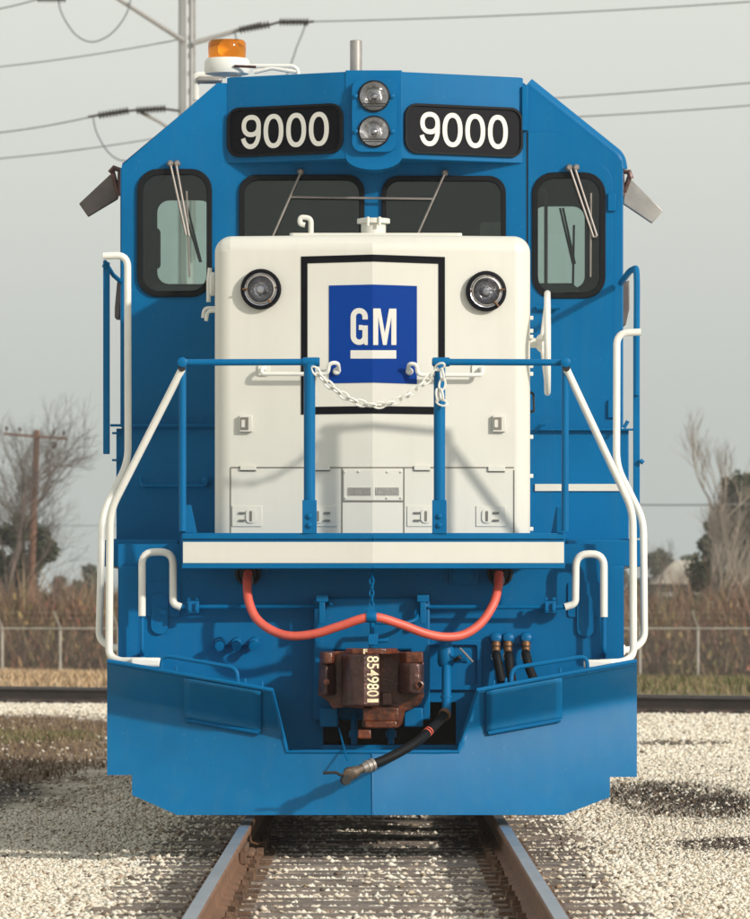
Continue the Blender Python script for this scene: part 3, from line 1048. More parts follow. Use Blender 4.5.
# grab irons beside the emblem
for pts in ([(263, 370), (332, 370)], [(442, 370), (480, 370)]):
    pass
for tilt in (0, 1):
    if tilt == 0:
        P = [nose_f(265, 368.5, 0.0), nose_f(262, 369, 0.06), nose_f(262, 374.5, 0.07), nose_f(328, 374.5, 0.07), nose_f(329, 364, 0.08), nose_f(338, 363, 0.07), nose_f(339, 371, 0.02)]
    else:
        P = [nose_f(480, 369, 0.0), nose_f(482, 369.5, 0.06), nose_f(482, 375.5, 0.07), nose_f(417.5, 375.5, 0.07), nose_f(416.5, 365, 0.08), nose_f(409, 364, 0.07), nose_f(408, 371, 0.02)]
    gi = MB().tube(P, 0.0125, 10, bend=0.03).build('grab_iron', M['rail_white'], nose)
    q = nose_f(336.5 if tilt == 0 else 409.5, 371.5, 0.0)
    MB().lathe([(0.024, 0.0), (0.024, 0.012), (0.018, 0.03), (0.01, 0.034)], q, (0, -1, 0), 12).build('grab_foot', M['rail_white'], gi)
    l = MB()
    x0, x1 = (258, 270) if tilt == 0 else (472, 484)
    l.plate(rrect(x0, 364, x1, 375.5, 2.5), [], nose_f, 0.0, 0.012)
    l.build('grab_flange', M['rail_white'], gi, bevel=0.003)
# fittings on top of the nose
zt = ZN1
mb = MB()
mb.plate(rrect(-0.50, 1.35, 0.54, 2.0, 0.03), [], XY(zt), -0.01, 0.03)
mb.build('top_hatch', M['cream'], nose, bevel=0.006)
mb = MB()
yy = 1.45
def topz(py): return W(0, py, yy).z
mb.lathe([(0.06, zt), (0.075, zt + 0.02), (0.075, topz(224)), (0.10, topz(223.5)), (0.10, topz(219)), (0.085, topz(218.5))], ((373.5 - CX) * S(yy), yy, 0), (0, 0, 1), 22)
mb.build('sand_filler_cap', M['cream'], nose)
for dx in (-5.5, 6):
    mb = MB().tube([((373.5 + dx - CX) * S(yy), yy - 0.1, topz(218)), ((373.5 + dx - CX) * S(yy), yy - 0.1, topz(227))], 0.009, 8)
    mb.build('cap_lug', M['cream'], nose)
mb = MB()
mb.tube([W(311, 236, 1.4), W(311, 218, 1.4), W(300, 217, 1.4), W(300, 224, 1.4), W(305, 225, 1.4)], 0.016, 10, bend=0.03)
mb.build('lift_hook', M['cream'], nose)
# hand brake wheel on the right flank, edge on
hb = empty('hand_brake')
hb.parent = nose
cw = W(547.5, 343, 1.35)
ring = [cw + Vector((0.012 * math.sin(a), 0.30 * math.sin(a), 0.30 * math.cos(a))) for a in [2 * math.pi * i / 48 for i in range(48)]]
MB().tube(ring, 0.0185, 10, closed=True).build('wheel_rim', M['rail_white'], hb)
for a in (0, 72, 144, 216, 288):
    d_ = Vector((0, math.sin(R(a)), math.cos(R(a))))
    MB().tube([cw + d_ * 0.05 + Vector((-0.03, 0, 0)), cw + d_ * 0.29], 0.013, 8).build('spoke', M['rail_white'], hb)
MB().lathe([(0.03, 0.0), (0.03, 0.05), (0.045, 0.06), (0.062, 0.085), (0.05, 0.1), (0.03, 0.11)], (XN1 - 0.01, cw.y, cw.z), (1, 0, 0), 16).build('hub', M['rail_white'], hb)
# hooks and little lugs along the flanks
for pts in ([(216, 308, 1.5), (204, 308, 1.5), (203, 318, 1.5)], [(216, 311, 1.4), (207.5, 311, 1.4), (206, 321, 1.4)]):
    MB().tube([W(*p) for p in pts], 0.011, 8, bend=0.03).build('cable_hook', M['rail_white'], nose)
MB().tube([W(210, 268, 1.7), W(208.5, 280, 1.7), W(208.5, 302, 1.7)], 0.013, 8).build('flank_rod', M['rail_white'], nose)
MB().lathe([(0.07, 0), (0.075, 0.02), (0.05, 0.03)], W(214.5, 284, 1.65), (-1, 0, 0), 16).build('flank_cover', M['rail_white'], nose)
for py in (318, 331, 337, 366, 374, 437, 476, 529):
    p = W(530.2, py, 1.3)
    MB().box(p.x - 0.01, p.x + 0.018, 1.28, 1.32, p.z - 0.012, p.z + 0.012).build('flank_lug', M['rail_white'], nose, bevel=0.003)
MB().tube([W(530, 392, 1.3), W(533.5, 394, 1.28), W(534, 411, 1.28), W(530, 412, 1.3)], 0.008, 6).build('flank_hook', M['dark'], nose)

# ---- front handrails
for sgn in (-1, 1):
    hr = empty('front_handrail')
    hr.parent = loco
    yb = 0.43
    if sgn < 0:
        xo, xi, xe = 182.5, 309.5, 319
    else:
        xo, xi, xe = 565.5, 439.5, 432
    MB().tube([W(xo, 362.5, yb), W(xe, 362, yb)], 0.02, 12).build('top_rail', B, hr)
    MB().lathe([(0.026, -0.04), (0.028, -0.03), (0.028, 0.05), (0.026, 0.06)], W(xi, 362, yb), (1, 0, 0), 12).build('rail_tee', B, hr)
    mb = MB()
    mb.tube([W(xi, 364, yb), W(xi, 384, yb), W(xi, 392, yb), W(xi, 503, yb)], 0.034, 16)
    mb.build('inner_post', B, hr)
    mb = MB()
    mb.pbox(xi - 7.2, 500, xi + 7.2, 533.6, 0.37, 0.39)
    mb.pbox(xi - 7.2, 500, xi - 5.9, 533.6, 0.392, 0.46)
    mb.pbox(xi + 5.9, 500, xi + 7.2, 533.6, 0.392, 0.46)
    bk_ = mb.build('post_bracket', B, hr, bevel=0.003)
    for py in (516, 525):
        MB().lathe([(0.016, 0), (0.016, 0.014), (0.008, 0.02)], W(xi, py, 0.37), (0, -1, 0), 10).build('bolt', B, bk_)
    MB().tube([W(xo, 366, yb), W(xo + (0 if sgn < 0 else -0.5), 531, yb)], 0.021, 12).build('outer_post', B, hr)
    MB().lathe([(0.026, 0), (0.03, 0.006), (0.03, 0.03), (0.024, 0.034)], W(xo, 362.5, yb - 0.02), (0, -1, 0), 12).build('elbow', B, hr)
    MB().lathe([(0.022, -0.015), (0.022, 0.015)], W(xo + sgn * 0.8, 368, yb - 0.03), (0, -1, 0), 12).build('pivot_bolt', M['dark'], hr)
    # gusset plate at the foot of the outer post
    gx = [(185, 533), (197, 533), (191, 505), (185, 505)] if sgn < 0 else [(563, 533), (551, 533), (556, 507), (563, 507)]
    MB().plate(gx, [], FP(0.5), -0.015, 0.0).build('gusset', B, hr, bevel=0.003)
    if sgn < 0:
        P = [W(182, 369, 0.41), W(110, 511, 0.62), W(109, 655, 0.66), W(118, 661, 0.62), W(145, 661, 0.55)]
        Q = [W(103, 256, 2.0), W(127.5, 255, 2.0), W(128, 462, 1.9), W(102, 515, 1.75), W(99, 640, 1.6), W(113, 648, 1.55), W(127, 648, 1.5)]
        E, G = (146, 661), (129, 648)
    else:
        P = [W(566.5, 369, 0.41), W(633, 511, 0.62), W(633.5, 655, 0.66), W(624, 662, 0.62), W(600, 663, 0.55)]
        Q = [W(641, 332, 2.0), W(617, 333, 2.0), W(616.5, 466, 1.9), W(643.5, 520, 1.75), W(644.5, 640, 1.6), W(632, 650, 1.55), W(620, 650, 1.5)]
        E, G = (599, 663), (618, 650)
    MB().tube(P, 0.0225, 12, bend=0.09).build('stair_rail', M['rail_white'], hr)
    MB().tube(Q, 0.0225, 12, bend=0.09).build('stair_rail', M['rail_white'], hr)
    p = W(E[0], E[1], 0.55)
    MB().box(p.x - 0.09, p.x + 0.09, 0.5, 0.6, p.z - 0.035, p.z + 0.02).build('rail_foot', M['rail_white'], hr, bevel=0.015)
    p = W(G[0], G[1], 1.45)
    mb = MB().box(p.x - 0.045, p.x + 0.045, 1.40, 1.5, p.z - 0.035, p.z + 0.035)
    cl = mb.build('rail_clevis', M['rail_white'], hr, bevel=0.015)
    MB().lathe([(0.014, 0), (0.014, 0.02)], (p.x, 1.40, p.z), (0, -1, 0), 10).build('clevis_bolt', M['dark'], cl)
# safety chain
path = []
for i in range(25):
    t = i / 24
    px = 313 + (437 - 313) * t
    py = 368 + 36.5 * (1 - (2 * t - 1.0) ** 2) + 1.5 * t
    path.append(W(px, py, 0.40 - 0.015 * math.sin(math.pi * t)))
chain(path, 0.07, 0.0068, 'safety_chain', M['rail_white'], loco)
chain([W(436, 369, 0.38), W(441, 366, 0.36), W(443, 380, 0.36), W(441, 392, 0.36), W(443, 403, 0.36), W(438, 401, 0.37), W(437, 390, 0.37)], 0.07, 0.0068, 'safety_chain', M['rail_white'], loco)

# ---- cab
YC = 3.0
cab = empty('cab')
cab.parent = loco
ZCB = W(0, 428, YC).z
outl = [(121.5, 430), (121.5, 166), (217, 83), (524, 83), (622, 161), (622, 430)]
wl, wr = rrect(141, 173, 208, 293, 18), rrect(536, 176.5, 601, 294.5, 18)
wc1, wc2 = rrect(243, 179, 360.5, 262, 14), rrect(385, 180, 502, 262, 14)
MB().plate(outl, [wl, wc1, wc2, wr], FP(YC), -0.05, 0.0).build('front_wall', B, cab)
X0, X1 = W(121.5, 0, YC).x, W(622, 0, YC).x
YB = 5.5
zs = W(0, 163, YC).z
zr = W(0, 83, YC).z
xa, xb = W(217, 0, YC).x, W(524, 0, YC).x
for s, x in ((-1, X0), (1, X1)):
    MB().plate([(YC + 0.05, ZCB), (YB, ZCB), (YB, zs), (YC + 0.05, zs)], [rrect(3.7, 3.15, 5.1, 3.85, 0.08)], YZ(x, -s), 0.002, 0.05).build('side_wall', B, cab)
    MB().plate(rrect(3.7, 3.15, 5.1, 3.85, 0.08), [], YZ(x, -s), 0.02, 0.026).build('side_glass', M['glass'], cab)
    MB().plate(rrect(3.67, 3.12, 5.13, 3.88, 0.1), [rrect(3.72, 3.17, 5.08, 3.83, 0.07)], YZ(x, s), 0.0, 0.02).build('side_gasket', M['rubber'], cab)
th = 0.05
MB().plate([(X0 + 0.001, zs), (xa, zr), (xb, zr), (X1 - 0.001, zs), (X1 - 0.001, zs - th), (xb, zr - th), (xa, zr - th), (X0 + 0.001, zs - th)], [], XZ(YC + 0.05), -(YB - YC - 0.05), -0.001).build('roof', B, cab)
# roof edge roll on the right
MB().tube([W(527, 85, YC + 0.06), W(618, 158, YC + 0.06), W(620, 170, YC + 0.06)], 0.05, 14, bend=0.06).build('roof_roll', B, cab)
MB().tube([W(620.5, 166, YC + 0.04), W(620.5, 427, YC + 0.04)], 0.018, 8).build('corner_bead', B, cab)
MB().tube([W(123, 168, YC + 0.04), W(123, 427, YC + 0.04)], 0.018, 8).build('corner_bead', B, cab)
# back wall with the two rear lights
Rl = rrect(157, 200, 212, 284, 12)
Rr = rrect(533, 206, 585, 288, 12)
ol2 = [((X0 + 0.05) / S(YB) + CX, CY - (ZCB - HCAM) / S(YB)), ((X0 + 0.05) / S(YB) + CX, CY - (zs - HCAM) / S(YB)), (xa / S(YB) + CX, CY - (zr - 0.05 - HCAM) / S(YB)),
       (xb / S(YB) + CX, CY - (zr - 0.05 - HCAM) / S(YB)), ((X1 - 0.05) / S(YB) + CX, CY - (zs - HCAM) / S(YB)), ((X1 - 0.05) / S(YB) + CX, CY - (ZCB - HCAM) / S(YB))]
MB().plate(ol2, [Rl, Rr], FP(YB), -0.05, 0.0).build('back_wall', M['interior'], cab)
MB().plate(Rl, [], FP(YB), -0.03, -0.025).build('rear_glass', M['glass'], cab)
MB().plate(Rr, [], FP(YB), -0.03, -0.025).build('rear_glass', M['glass'], cab)
for pts in ([(183, 206), (200, 262)], [(187, 206), (201, 262)], [(560, 208), (573, 264)], [(563, 208), (575, 264)]):
    MB().tube([W(*p, YB - 0.03) for p in pts], 0.008, 6).build('rear_wiper', M['interior'], cab)
MB().tube([W(574, 225, YB - 0.03), W(573, 285, YB - 0.03)], 0.008, 6).build('rear_wiper_blade', M['interior'], cab)
MB().tube([W(538, 189, 5.2), W(543, 189, 5.2), W(546, 194, 5.2), W(546, 284, 5.2)], 0.013, 8).build('interior_rail', M['grey_panel'], cab)
MB().box(X0 + 0.06, X1 - 0.06, YC + 0.06, YB, ZCB, ZCB + 0.04).build('floor', M['interior'], cab)
# control desk, seats
MB().plate([(148, 440), (148, 290), (152, 284), (205, 287), (212, 300), (212, 440)], [], FP(3.5), -0.5, 0.0).build('control_desk', M['interior'], cab, bevel=0.02)
MB().plate([(536, 440), (536, 283), (572, 283), (582, 291), (586, 300), (586, 440)], [], FP(3.5), -0.5, 0.0).build('control_desk', M['interior'], cab, bevel=0.02)
mb = MB()
mb.plate(rrect(480, 222, 505, 300, 4), [], FP(4.2), -0.12, 0.0)
mb.build('seat_back', M['grey_panel'], cab, bevel=0.03)
MB().plate(rrect(150, 228, 160, 268, 4), [], FP(5.2), -0.1, 0.0).build('seat_headrest', M['interior'], cab, bevel=0.02)
# glass and gaskets in front
for outer_, inner_ in ((rrect(137, 169, 212, 297, 21), rrect(143, 175, 206.5, 291, 16)), (rrect(532, 172.5, 605.5, 298.5, 21), rrect(538, 178.5, 599.5, 292.5, 16)),
                       (rrect(239, 175, 364.5, 268, 17), rrect(244.5, 180.5, 359, 262, 13)), (rrect(381.5, 176, 506, 268, 17), rrect(386.5, 181.5, 501, 262, 13))):
    gk = MB().plate(outer_, [inner_], FP(YC), -0.01, 0.022)
    yw = 3.0
    gk.build('window_gasket', M['rubber'], cab, bevel=0.006)
    MB().plate(inner_, [], FP(YC), -0.008, -0.002).build('window_glass', M['glass'], cab)
# right hand front door
MB().plate([(528, 429), (528, 132), (553, 132), (563, 135), (600, 163), (609, 171), (612.5, 181), (612.5, 429)], [rrect(533.5, 174, 604, 297, 20)], FP(YC), 0.0, 0.010).build('front_door', B, cab, bevel=0.003)
sd = MB()
sd.plate([(526.8, 429), (526.8, 131), (528, 131), (528, 429)], [], FP(YC), 0.0, 0.004)
sd.build('door_gap', M['dark'], cab)
MB().pbox(522, 86, 528, 130.5, YC - 0.03, YC).build('cab_joint', B, cab, bevel=0.004)
for py0, py1 in ((193, 211), (400, 418)):
    MB().pbox(608, py0, 616, py1, YC - 0.03, YC).build('door_hinge', B, cab, bevel=0.004)
MB().tube([W(537, 308, YC - 0.03), W(560, 307, YC - 0.05)], 0.017, 10).build('door_handle', B, cab)
# number board box
def stroke(pts, wd, closed=False):
    pts = [Vector((p[0], p[1], 0)) for p in pts]
    n_ = len(pts)
    V, F = [], []
    for i, p in enumerate(pts):
        a = pts[i - 1] if (i > 0 or closed) else p
        b_ = pts[(i + 1) % n_] if (i < n_ - 1 or closed) else p
        t = (b_ - a).normalized()
        nn = Vector((-t.y, t.x, 0)) * (wd / 2)
        V += [tuple(p + nn), tuple(p - nn)]
    for i in range(n_ if closed else n_ - 1):
        a, b_ = 2 * i, 2 * ((i + 1) % n_)
        F.append((a, a + 1, b_ + 1, b_))
    return V, F
def sup(cx, cy, rx, ry, a, e=2.25):
    c_, s_ = math.cos(a), math.sin(a)
    return (cx + rx * math.copysign(abs(c_) ** (2 / e), c_), cy + ry * math.copysign(abs(s_) ** (2 / e), s_))
def stroke_digit(ch):
    # grotesque numerals in a box 0.62 wide and 1 high
    wd = 0.14
    if ch == '0':
        return stroke([sup(0.31, 0.5, 0.31 - wd / 2, 0.5 - wd / 2, 2 * math.pi * i / 48) for i in range(48)], wd, True)
    V, F = stroke([sup(0.31, 0.675, 0.31 - wd / 2, 0.325 - wd / 2, 2 * math.pi * i / 40) for i in range(40)], wd, True)
    tail = [(0.62 - wd / 2, 0.66), (0.62 - wd / 2, 0.52)] + [sup(0.29, 0.50, 0.33 - wd / 2, 0.5 - wd / 2, -R(a_), 2.2) for a_ in range(5, 160, 8)]
    V2, F2 = stroke(tail, wd)
    o_ = len(V)
    return V + [(p[0], p[1], 0.006) for p in V2], F + [tuple(i + o_ for i in q) for q in F2]
nb = empty('number_board_box')
nb.parent = cab
YF = 2.62
xl0, xl1, xr0, xr1 = W(226.5, 0, YC).x, W(345.5, 0, YF).x, W(402, 0, YF).x, W(523.5, 0, YC).x
zb0, zb1 = W(0, 161, 2.8).z, W(0, 74.5, 2.8).z
planp = [(xl0, YC), (xl1, YF), (xr0, YF), (xr1, YC)]
MB().plate(planp, [], XY(0), zb0, zb1).build('box_shell', B, nb, bevel=0.006)
# rounded shield in the middle
sh = [(345.5, 70.3), (345.5, 157)] + [(373.75 - 28.25 * math.cos(R(a)), 157 + 13 * math.sin(R(a))) for a in range(15, 180, 15)] + [(402, 157), (402, 70.3)]
MB().plate(sh, [], FP(YF), -0.3, 0.004).build('headlight_shield', B, nb, bevel=0.006)
def board_frame(ax_, ay_, bx_, by_):
    A_, B_ = Vector((ax_, ay_, 0)), Vector((bx_, by_, 0))
    u = (B_ - A_).normalized()
    nrm = Vector((u.y, -u.x, 0))
    if nrm.y > 0: nrm = -nrm
    L = (B_ - A_).length
    return (lambda a, z, w: Vector((A_.x, A_.y, z)) + u * a + nrm * w), L
for (ax_, ay_, bx_, by_) in ((xl0, YC, xl1, YF), (xr0, YF, xr1, YC)):
    f_, L = board_frame(ax_, ay_, bx_, by_)
    zc = W(0, 130.5, 2.8).z
    hh = 0.157
    bd = MB().plate(rrect(0.012, zc - hh, L - 0.012, zc + hh, 0.085, 8), [rrect(0.03, zc - hh + 0.017, L - 0.03, zc + hh - 0.017, 0.07, 8)], f_, 0.002, 0.022).build('number_board', M['rubber'], nb, bevel=0.004)
    MB().plate(rrect(0.03, zc - hh + 0.017, L - 0.03, zc + hh - 0.017, 0.07, 8), [], f_, 0.002, 0.010).build('board_face', M['black'], bd)
    dw, gap, hgt = 0.141, 0.0195, 0.215
    tot = 4 * dw + 3 * gap
    for i, ch in enumerate('9000'):
        v, f = stroke_digit(ch)
        xs_ = [p[0] for p in v]; ys_ = [p[1] for p in v]
        w0_, h0_ = max(xs_) - min(xs_), max(ys_) - min(ys_)
        a0 = L / 2 - tot / 2 + i * (dw + gap)
        mb = MB().raw([f_(a0 + (p[0] - min(xs_)) / w0_ * dw, zc - hgt / 2 + (p[1] - min(ys_)) / h0_ * hgt, 0.0125 + p[2] * 0.1) for p in v], f)
        mb.build('digit', M['digit'], bd, fix=False)
# twin headlight
tl = MB().plate(rrect(352, 80, 396.5, 152.5, 10, 8), [circ(374, 97, 15.2), circ(374, 132.3, 15.2)], FP(YF), 0.004, 0.05).build('headlight_housing', B, nb, bevel=0.014, seg=3)
for py in (97, 132.3):
    c = W(374, py, YF)
    c.y = YF
    MB().lathe([(0.10, 0.05), (0.1, 0.062), (0.09, 0.066), (0.09, 0.05)], c, (0, -1, 0), 28, cap=False).build('lamp_ring', M['rubber'], tl)
    MB().lathe([(0.002, 0.0), (0.02, 0.002), (0.05, 0.015), (0.075, 0.035), (0.09, 0.058)], c, (0, -1, 0), 28, cap=False).build('lamp_reflector', M['chrome'], tl)
    MB().lathe([(0.030, 0.004), (0.034, 0.016), (0.026, 0.018), (0.026, 0.03), (0.012, 0.042), (0.002, 0.044)], c, (0, -1, 0), 20).build('bulb', M['lamp_dark'], tl)
    MB().lathe([(0.09, 0.055), (0.07, 0.068), (0.04, 0.077), (0.001, 0.08)], c, (0, -1, 0), 28, cap=False).build('lamp_lens', M['lens'], tl)
    mb = MB()
    mb.box(c.x - 0.084, c.x + 0.084, YF - 0.075, YF - 0.06, c.z - 0.052, c.z - 0.046)
    mb.box(c.x - 0.08, c.x + 0.08, YF - 0.075, YF - 0.06, c.z - 0.066, c.z - 0.061)
    mb.build('lamp_bar', M['dark'], tl)
    for s in (-1, 1):
        MB().lathe([(0.014, 0), (0.014, 0.02), (0.007, 0.024)], (c.x + s * 0.115, YF - 0.05, c.z), (0, -1, 0), 8).build('lamp_clip', B, tl)
# wipers
def wiper(arms, blade, hub):
    w = empty('wiper')
    w.parent = cab
    for a in arms:
        MB().tube([W(*p, YC - 0.055) for p in a], 0.0075, 8).build('wiper_arm', M['steel'], w)
    if blade:
        MB().tube([W(*p, YC - 0.035) for p in blade], 0.0065, 6).build('wiper_blade', M['brass'] if False else M['steel'], w)
    for h_ in hub:
        MB().lathe([(0.022, 0), (0.022, 0.04), (0.012, 0.055)], W(*h_, YC - 0.01), (0, -1, 0), 12).build('wiper_pivot', M['steel'], w)
wiper([[(170.5, 165), (186, 235)], [(176, 164), (189, 236)]], [(186.5, 191), (189.5, 277)], [(170.5, 164), (177, 164)])
wiper([[(570, 168), (593.5, 237)], [(575, 168), (597, 236)], [(593, 237), (597, 236.5)]], [(591, 193), (590.5, 277)], [(569, 168), (576, 168)])
wiper([[(300.5, 173), (272, 238)], [(445, 173), (416, 238)], [(290, 197), (433, 199)]], None, [(300.5, 172), (445, 173)])
# wind deflectors and small mirrors on the cab sides
def deflector(pts, mat, y):
    d_ = empty('wind_deflector')
    d_.parent = cab
    MB().plate(pts, [], FP(y), -0.03, 0.03).build('deflector_panel', mat, d_, bevel=0.006)
    return d_
d_ = deflector([(79, 204), (88, 217), (118, 199), (119.5, 186), (113, 173), (110, 175)], M['brown_panel'], 3.5)
mb = MB().tube([W(110, 173, 3.45), W(114, 168, 3.45), W(120, 170, 3.45), W(120, 196, 3.45)], 0.02, 8)
mb.tube([W(112, 170, 3.45), W(119, 196, 3.45)], 0.016, 8)
mb.build('deflector_bracket', M['rust_dark'], d_)
d_ = deflector([(627, 176), (663, 211), (652, 223.5), (623, 204), (623.5, 190)], M['grey_panel'], 3.5)
mb = MB().tube([W(622, 196, 3.45), W(622.5, 172, 3.45), W(629, 172, 3.45), W(631, 179, 3.45)], 0.02, 8)
mb.tube([W(624, 192, 3.45), W(630, 176, 3.45)], 0.016, 8)
mb.build('deflector_bracket', M['rust_dark'], d_)
MB().plate([(117, 281), (121, 281), (121, 300), (119.5, 318), (114.5, 318), (114.5, 308)], [], FP(3.3), -0.25, 0.0).build('side_mirror', M['brown_panel'], cab, bevel=0.006)
MB().plate([(623, 283), (629.5, 280), (629.5, 309), (626, 325), (622, 325)], [], FP(3.3), -0.25, 0.0).build('side_mirror', M['brown_panel'], cab, bevel=0.006)
# blue corner stanchions
mb = MB()
mb.pbox(103, 262, 109.5, 454, 2.1, 2.14)
mb.tube([W(107, 262, 2.1), W(104.5, 268, 2.1)], 0.02, 8)
mb.build('corner_stanchion', B, loco, bevel=0.004)
MB().tube([W(105, 262, 2.05), W(113, 275, 2.3), W(121, 282, 2.9)], 0.014, 8).build('stanchion_brace', B, loco)
MB().tube([W(621, 283, 2.95), W(630, 271, 2.4), W(636.5, 268, 2.1), W(637, 282, 2.1), W(636.5, 395, 2.1)], 0.02, 10, bend=0.08).build('stanchion_brace', B, loco)
MB().pbox(633.5, 335, 640, 538, 2.12, 2.16).build('corner_stanchion', B, loco, bevel=0.004)
MB().tube([W(640, 460, 2.1), W(643.5, 463, 2.1)], 0.014, 8).build('stanchion_pin', B, loco)
# equipment boxes under the cab
for s in (-1, 1):
    xi_ = 0.90
    xo_ = 1.615
    bx = MB().box(min(s * xi_, s * xo_), max(s * xi_, s * xo_), 2.9, 5.45, zd - 0.004, ZCB - 0.006).build('battery_box', B, loco, bevel=0.006)
    if s > 0:
        MB().plate([(535, 484), (622, 484), (622, 491), (535, 491)], [], FP(2.9), 0.0, 0.012).build('white_stripe', M['cream'], bx)
        MB().pbox(535, 428.5, 640, 430.5, 2.86, 2.9).build('box_lip', B, bx, bevel=0.003)
        MB().tube([W(536, 430, 2.85), W(541, 425, 2.82), W(545, 424, 2.82)], 0.012, 8).build('box_latch', B, bx)
        MB().tube([W(624, 428, 2.8), W(628, 421, 2.8)], 0.012, 8).build('box_latch', B, bx)
    else:
        MB().tube([W(141, 478, 2.86), W(141, 486, 2.82), W(206, 486, 2.82), W(206, 479, 2.86)], 0.012, 8, bend=0.03).build('box_rail', B, bx)
        MB().lathe([(0.03, 0), (0.03, 0.03), (0.015, 0.04)], W(206, 481, 2.9), (0, -1, 0), 12).build('box_latch', B, bx)
        MB().pbox(110, 424, 214, 426.5, 2.86, 2.9).build('box_lip', B, bx, bevel=0.003)
        for py in (432, 459):
            MB().pbox(112, py, 119, py + 2, 2.84, 2.9).build('box_hinge', B, bx)
# rooftop beacon, horn pipes, stack
bc = empty('beacon')
bc.parent = loco
yb = 3.9
c = W(227, 74, yb)
MB().lathe([(0.10, -0.01), (0.142, 0.0), (0.148, 0.02), (0.148, W(0, 62, yb).z - c.z), (0.135, W(0, 59, yb).z - c.z), (0.125, W(0, 58.5, yb).z - c.z)], c, (0, 0, 1), 28).build('beacon_base', M['rail_white'], bc)
MB().lathe([(0.120, W(0, 58.4, yb).z - c.z), (0.124, W(0, 50, yb).z - c.z), (0.122, W(0, 43, yb).z - c.z), (0.11, W(0, 40.5, yb).z - c.z), (0.03, W(0, 40, yb).z - c.z)], c, (0, 0, 1), 28).build('beacon_lens', M['amber'], bc)
m, n, b = newmat('beacon_reflector')
b.inputs['Base Color'].default_value = (0.9, 0.75, 0.4, 1)
b.inputs['Metallic'].default_value = 0.7
b.inputs['Roughness'].default_value = 0.3
MB().lathe([(0.002, -0.02), (0.04, -0.01), (0.06, 0.01), (0.06, 0.014), (0.002, 0.0)], (c.x + 0.01, yb - 0.02, W(0, 50, yb).z), (0, -1, 0.1), 20).build('beacon_reflector', m, bc)
MB().tube([W(236, 76, yb), W(236, 96, yb)], 0.035, 10).build('beacon_pedestal', M['rail_white'], bc)
MB().tube([W(234, 66, yb - 0.15), W(256, 67, yb - 0.15)], 0.009, 8).build('beacon_bolt', M['rust_dark'], bc)
MB().tube([W(196, 100, 4.4), W(196, 76, 4.4), W(198, 75, 4.4), W(226, 75, 4.4)], 0.022, 10, bend=0.02).build('roof_bracket', M['rail_white'], loco)
MB().pbox(196, 76, 222, 82, 4.35, 4.5).build('roof_conduit', M['grey_panel'], loco, bevel=0.02)
MB().tube([W(250, 66, 4.2), W(293, 66, 4.2), W(298, 70, 4.2), W(298, 95, 4.2)], 0.014, 8, bend=0.04).build('roof_pipe', M['rail_white'], loco)
MB().tube([W(254, 72, 4.2), W(272, 68, 4.2), W(296, 72, 4.2)], 0.014, 8).build('roof_pipe', M['rail_white'], loco)
MB().lathe([(0.04, zr - 0.05), (0.04, W(0, 41, 4.6).z), (0.034, W(0, 40.3, 4.6).z)], ((356 - CX) * S(4.6), 4.6, 0), (0, 0, 1), 16).build('roof_stack', M['grey_panel'], loco)

# ---- long hood, tank, trucks
hood = MB()
hood.plate([(-0.95, zd), (-0.95, 4.1), (-0.75, 4.32), (0.75, 4.32), (0.95, 4.1), (0.95, zd)], [], XZ(5.56), -13.4, 0.0)
hood = hood.build('long_hood', B, loco, bevel=0.02)
for s in (-1, 1):
    for k in range(9):
        y0 = 6.0 + k * 1.4
        MB().plate(rrect(y0, zd + 0.1, y0 + 1.3, 3.5, 0.02), [], YZ(s * 0.95, s), 0.0, 0.012).build('hood_door', B, hood)
    MB().box(min(s * 0.95, s * 0.99), max(s * 0.95, s * 0.99), 14.5, 18.5, 3.6, 4.05).build('radiator_grille', M['dark'], hood)
    rr_ = MB()
    rr_.tube([(s * 1.6, 6.0, zd + 1.0), (s * 1.6, 19.2, zd + 1.0)], 0.018, 8)
    for k in range(8):
        rr_.tube([(s * 1.6, 6.0 + k * 1.88, zd), (s * 1.6, 6.0 + k * 1.88, zd + 1.0)], 0.018, 8)
    rr_.build('side_handrail', M['rail_white'], loco)
MB().box(-0.6, 0.6, 0.9, 19.4, 1.0, zd - 0.07).build('underframe', M['dark'], loco)
MB().box(-1.4, 1.4, 8.0, 12.5, 0.25, 1.3).build('fuel_tank', M['dark'], loco, bevel=0.1, seg=3)
for y0 in (2.6, 14.6):
    tr = empty('truck')
    tr.parent = loco
    for s in (-1, 1):
        MB().box(min(s * 0.98, s * 1.12), max(s * 0.98, s * 1.12), y0 - 0.6, y0 + 4.0, 0.55, 0.95).build('side_frame', M['dark'], tr, bevel=0.04)
    MB().box(-0.66, 0.66, y0 - 0.75, y0 + 4.1, 0.42, 0.98).build('truck_bolster', M['dark'], tr, bevel=0.03)
    for k in range(3):
        yw = y0 + 1.7 * k
        MB().box(-0.62, 0.62, yw + 0.15, yw + 1.0, 0.13, 0.45).build('traction_motor', M['dark'], tr, bevel=0.05)
        for s in (-1, 1):
            MB().box(min(s * 0.98, s * 1.15), max(s * 0.98, s * 1.15), yw - 0.22, yw + 0.22, 0.28, 0.7).build('axle_box', M['dark'], tr, bevel=0.05)
            MB().box(min(s * 0.86, s * 0.96), max(s * 0.86, s * 0.96), yw + 0.56, yw + 0.66, 0.2, 0.8).build('brake_shoe', M['dark'], tr, bevel=0.02)
        for s in (-1, 1):
            MB().lathe([(0.12, -0.1), (0.5, -0.07), (0.53, -0.065), (0.53, -0.04), (0.508, -0.035), (0.505, 0.06), (0.42, 0.065), (0.4, 0.02), (0.12, 0.05)], (s * 0.775, yw, 0.508), (s, 0, 0), 40).build('wheel', M['dark'], tr)
        MB().tube([(-0.9, yw, 0.508), (0.9, yw, 0.508)], 0.09, 12).build('axle', M['dark'], tr)
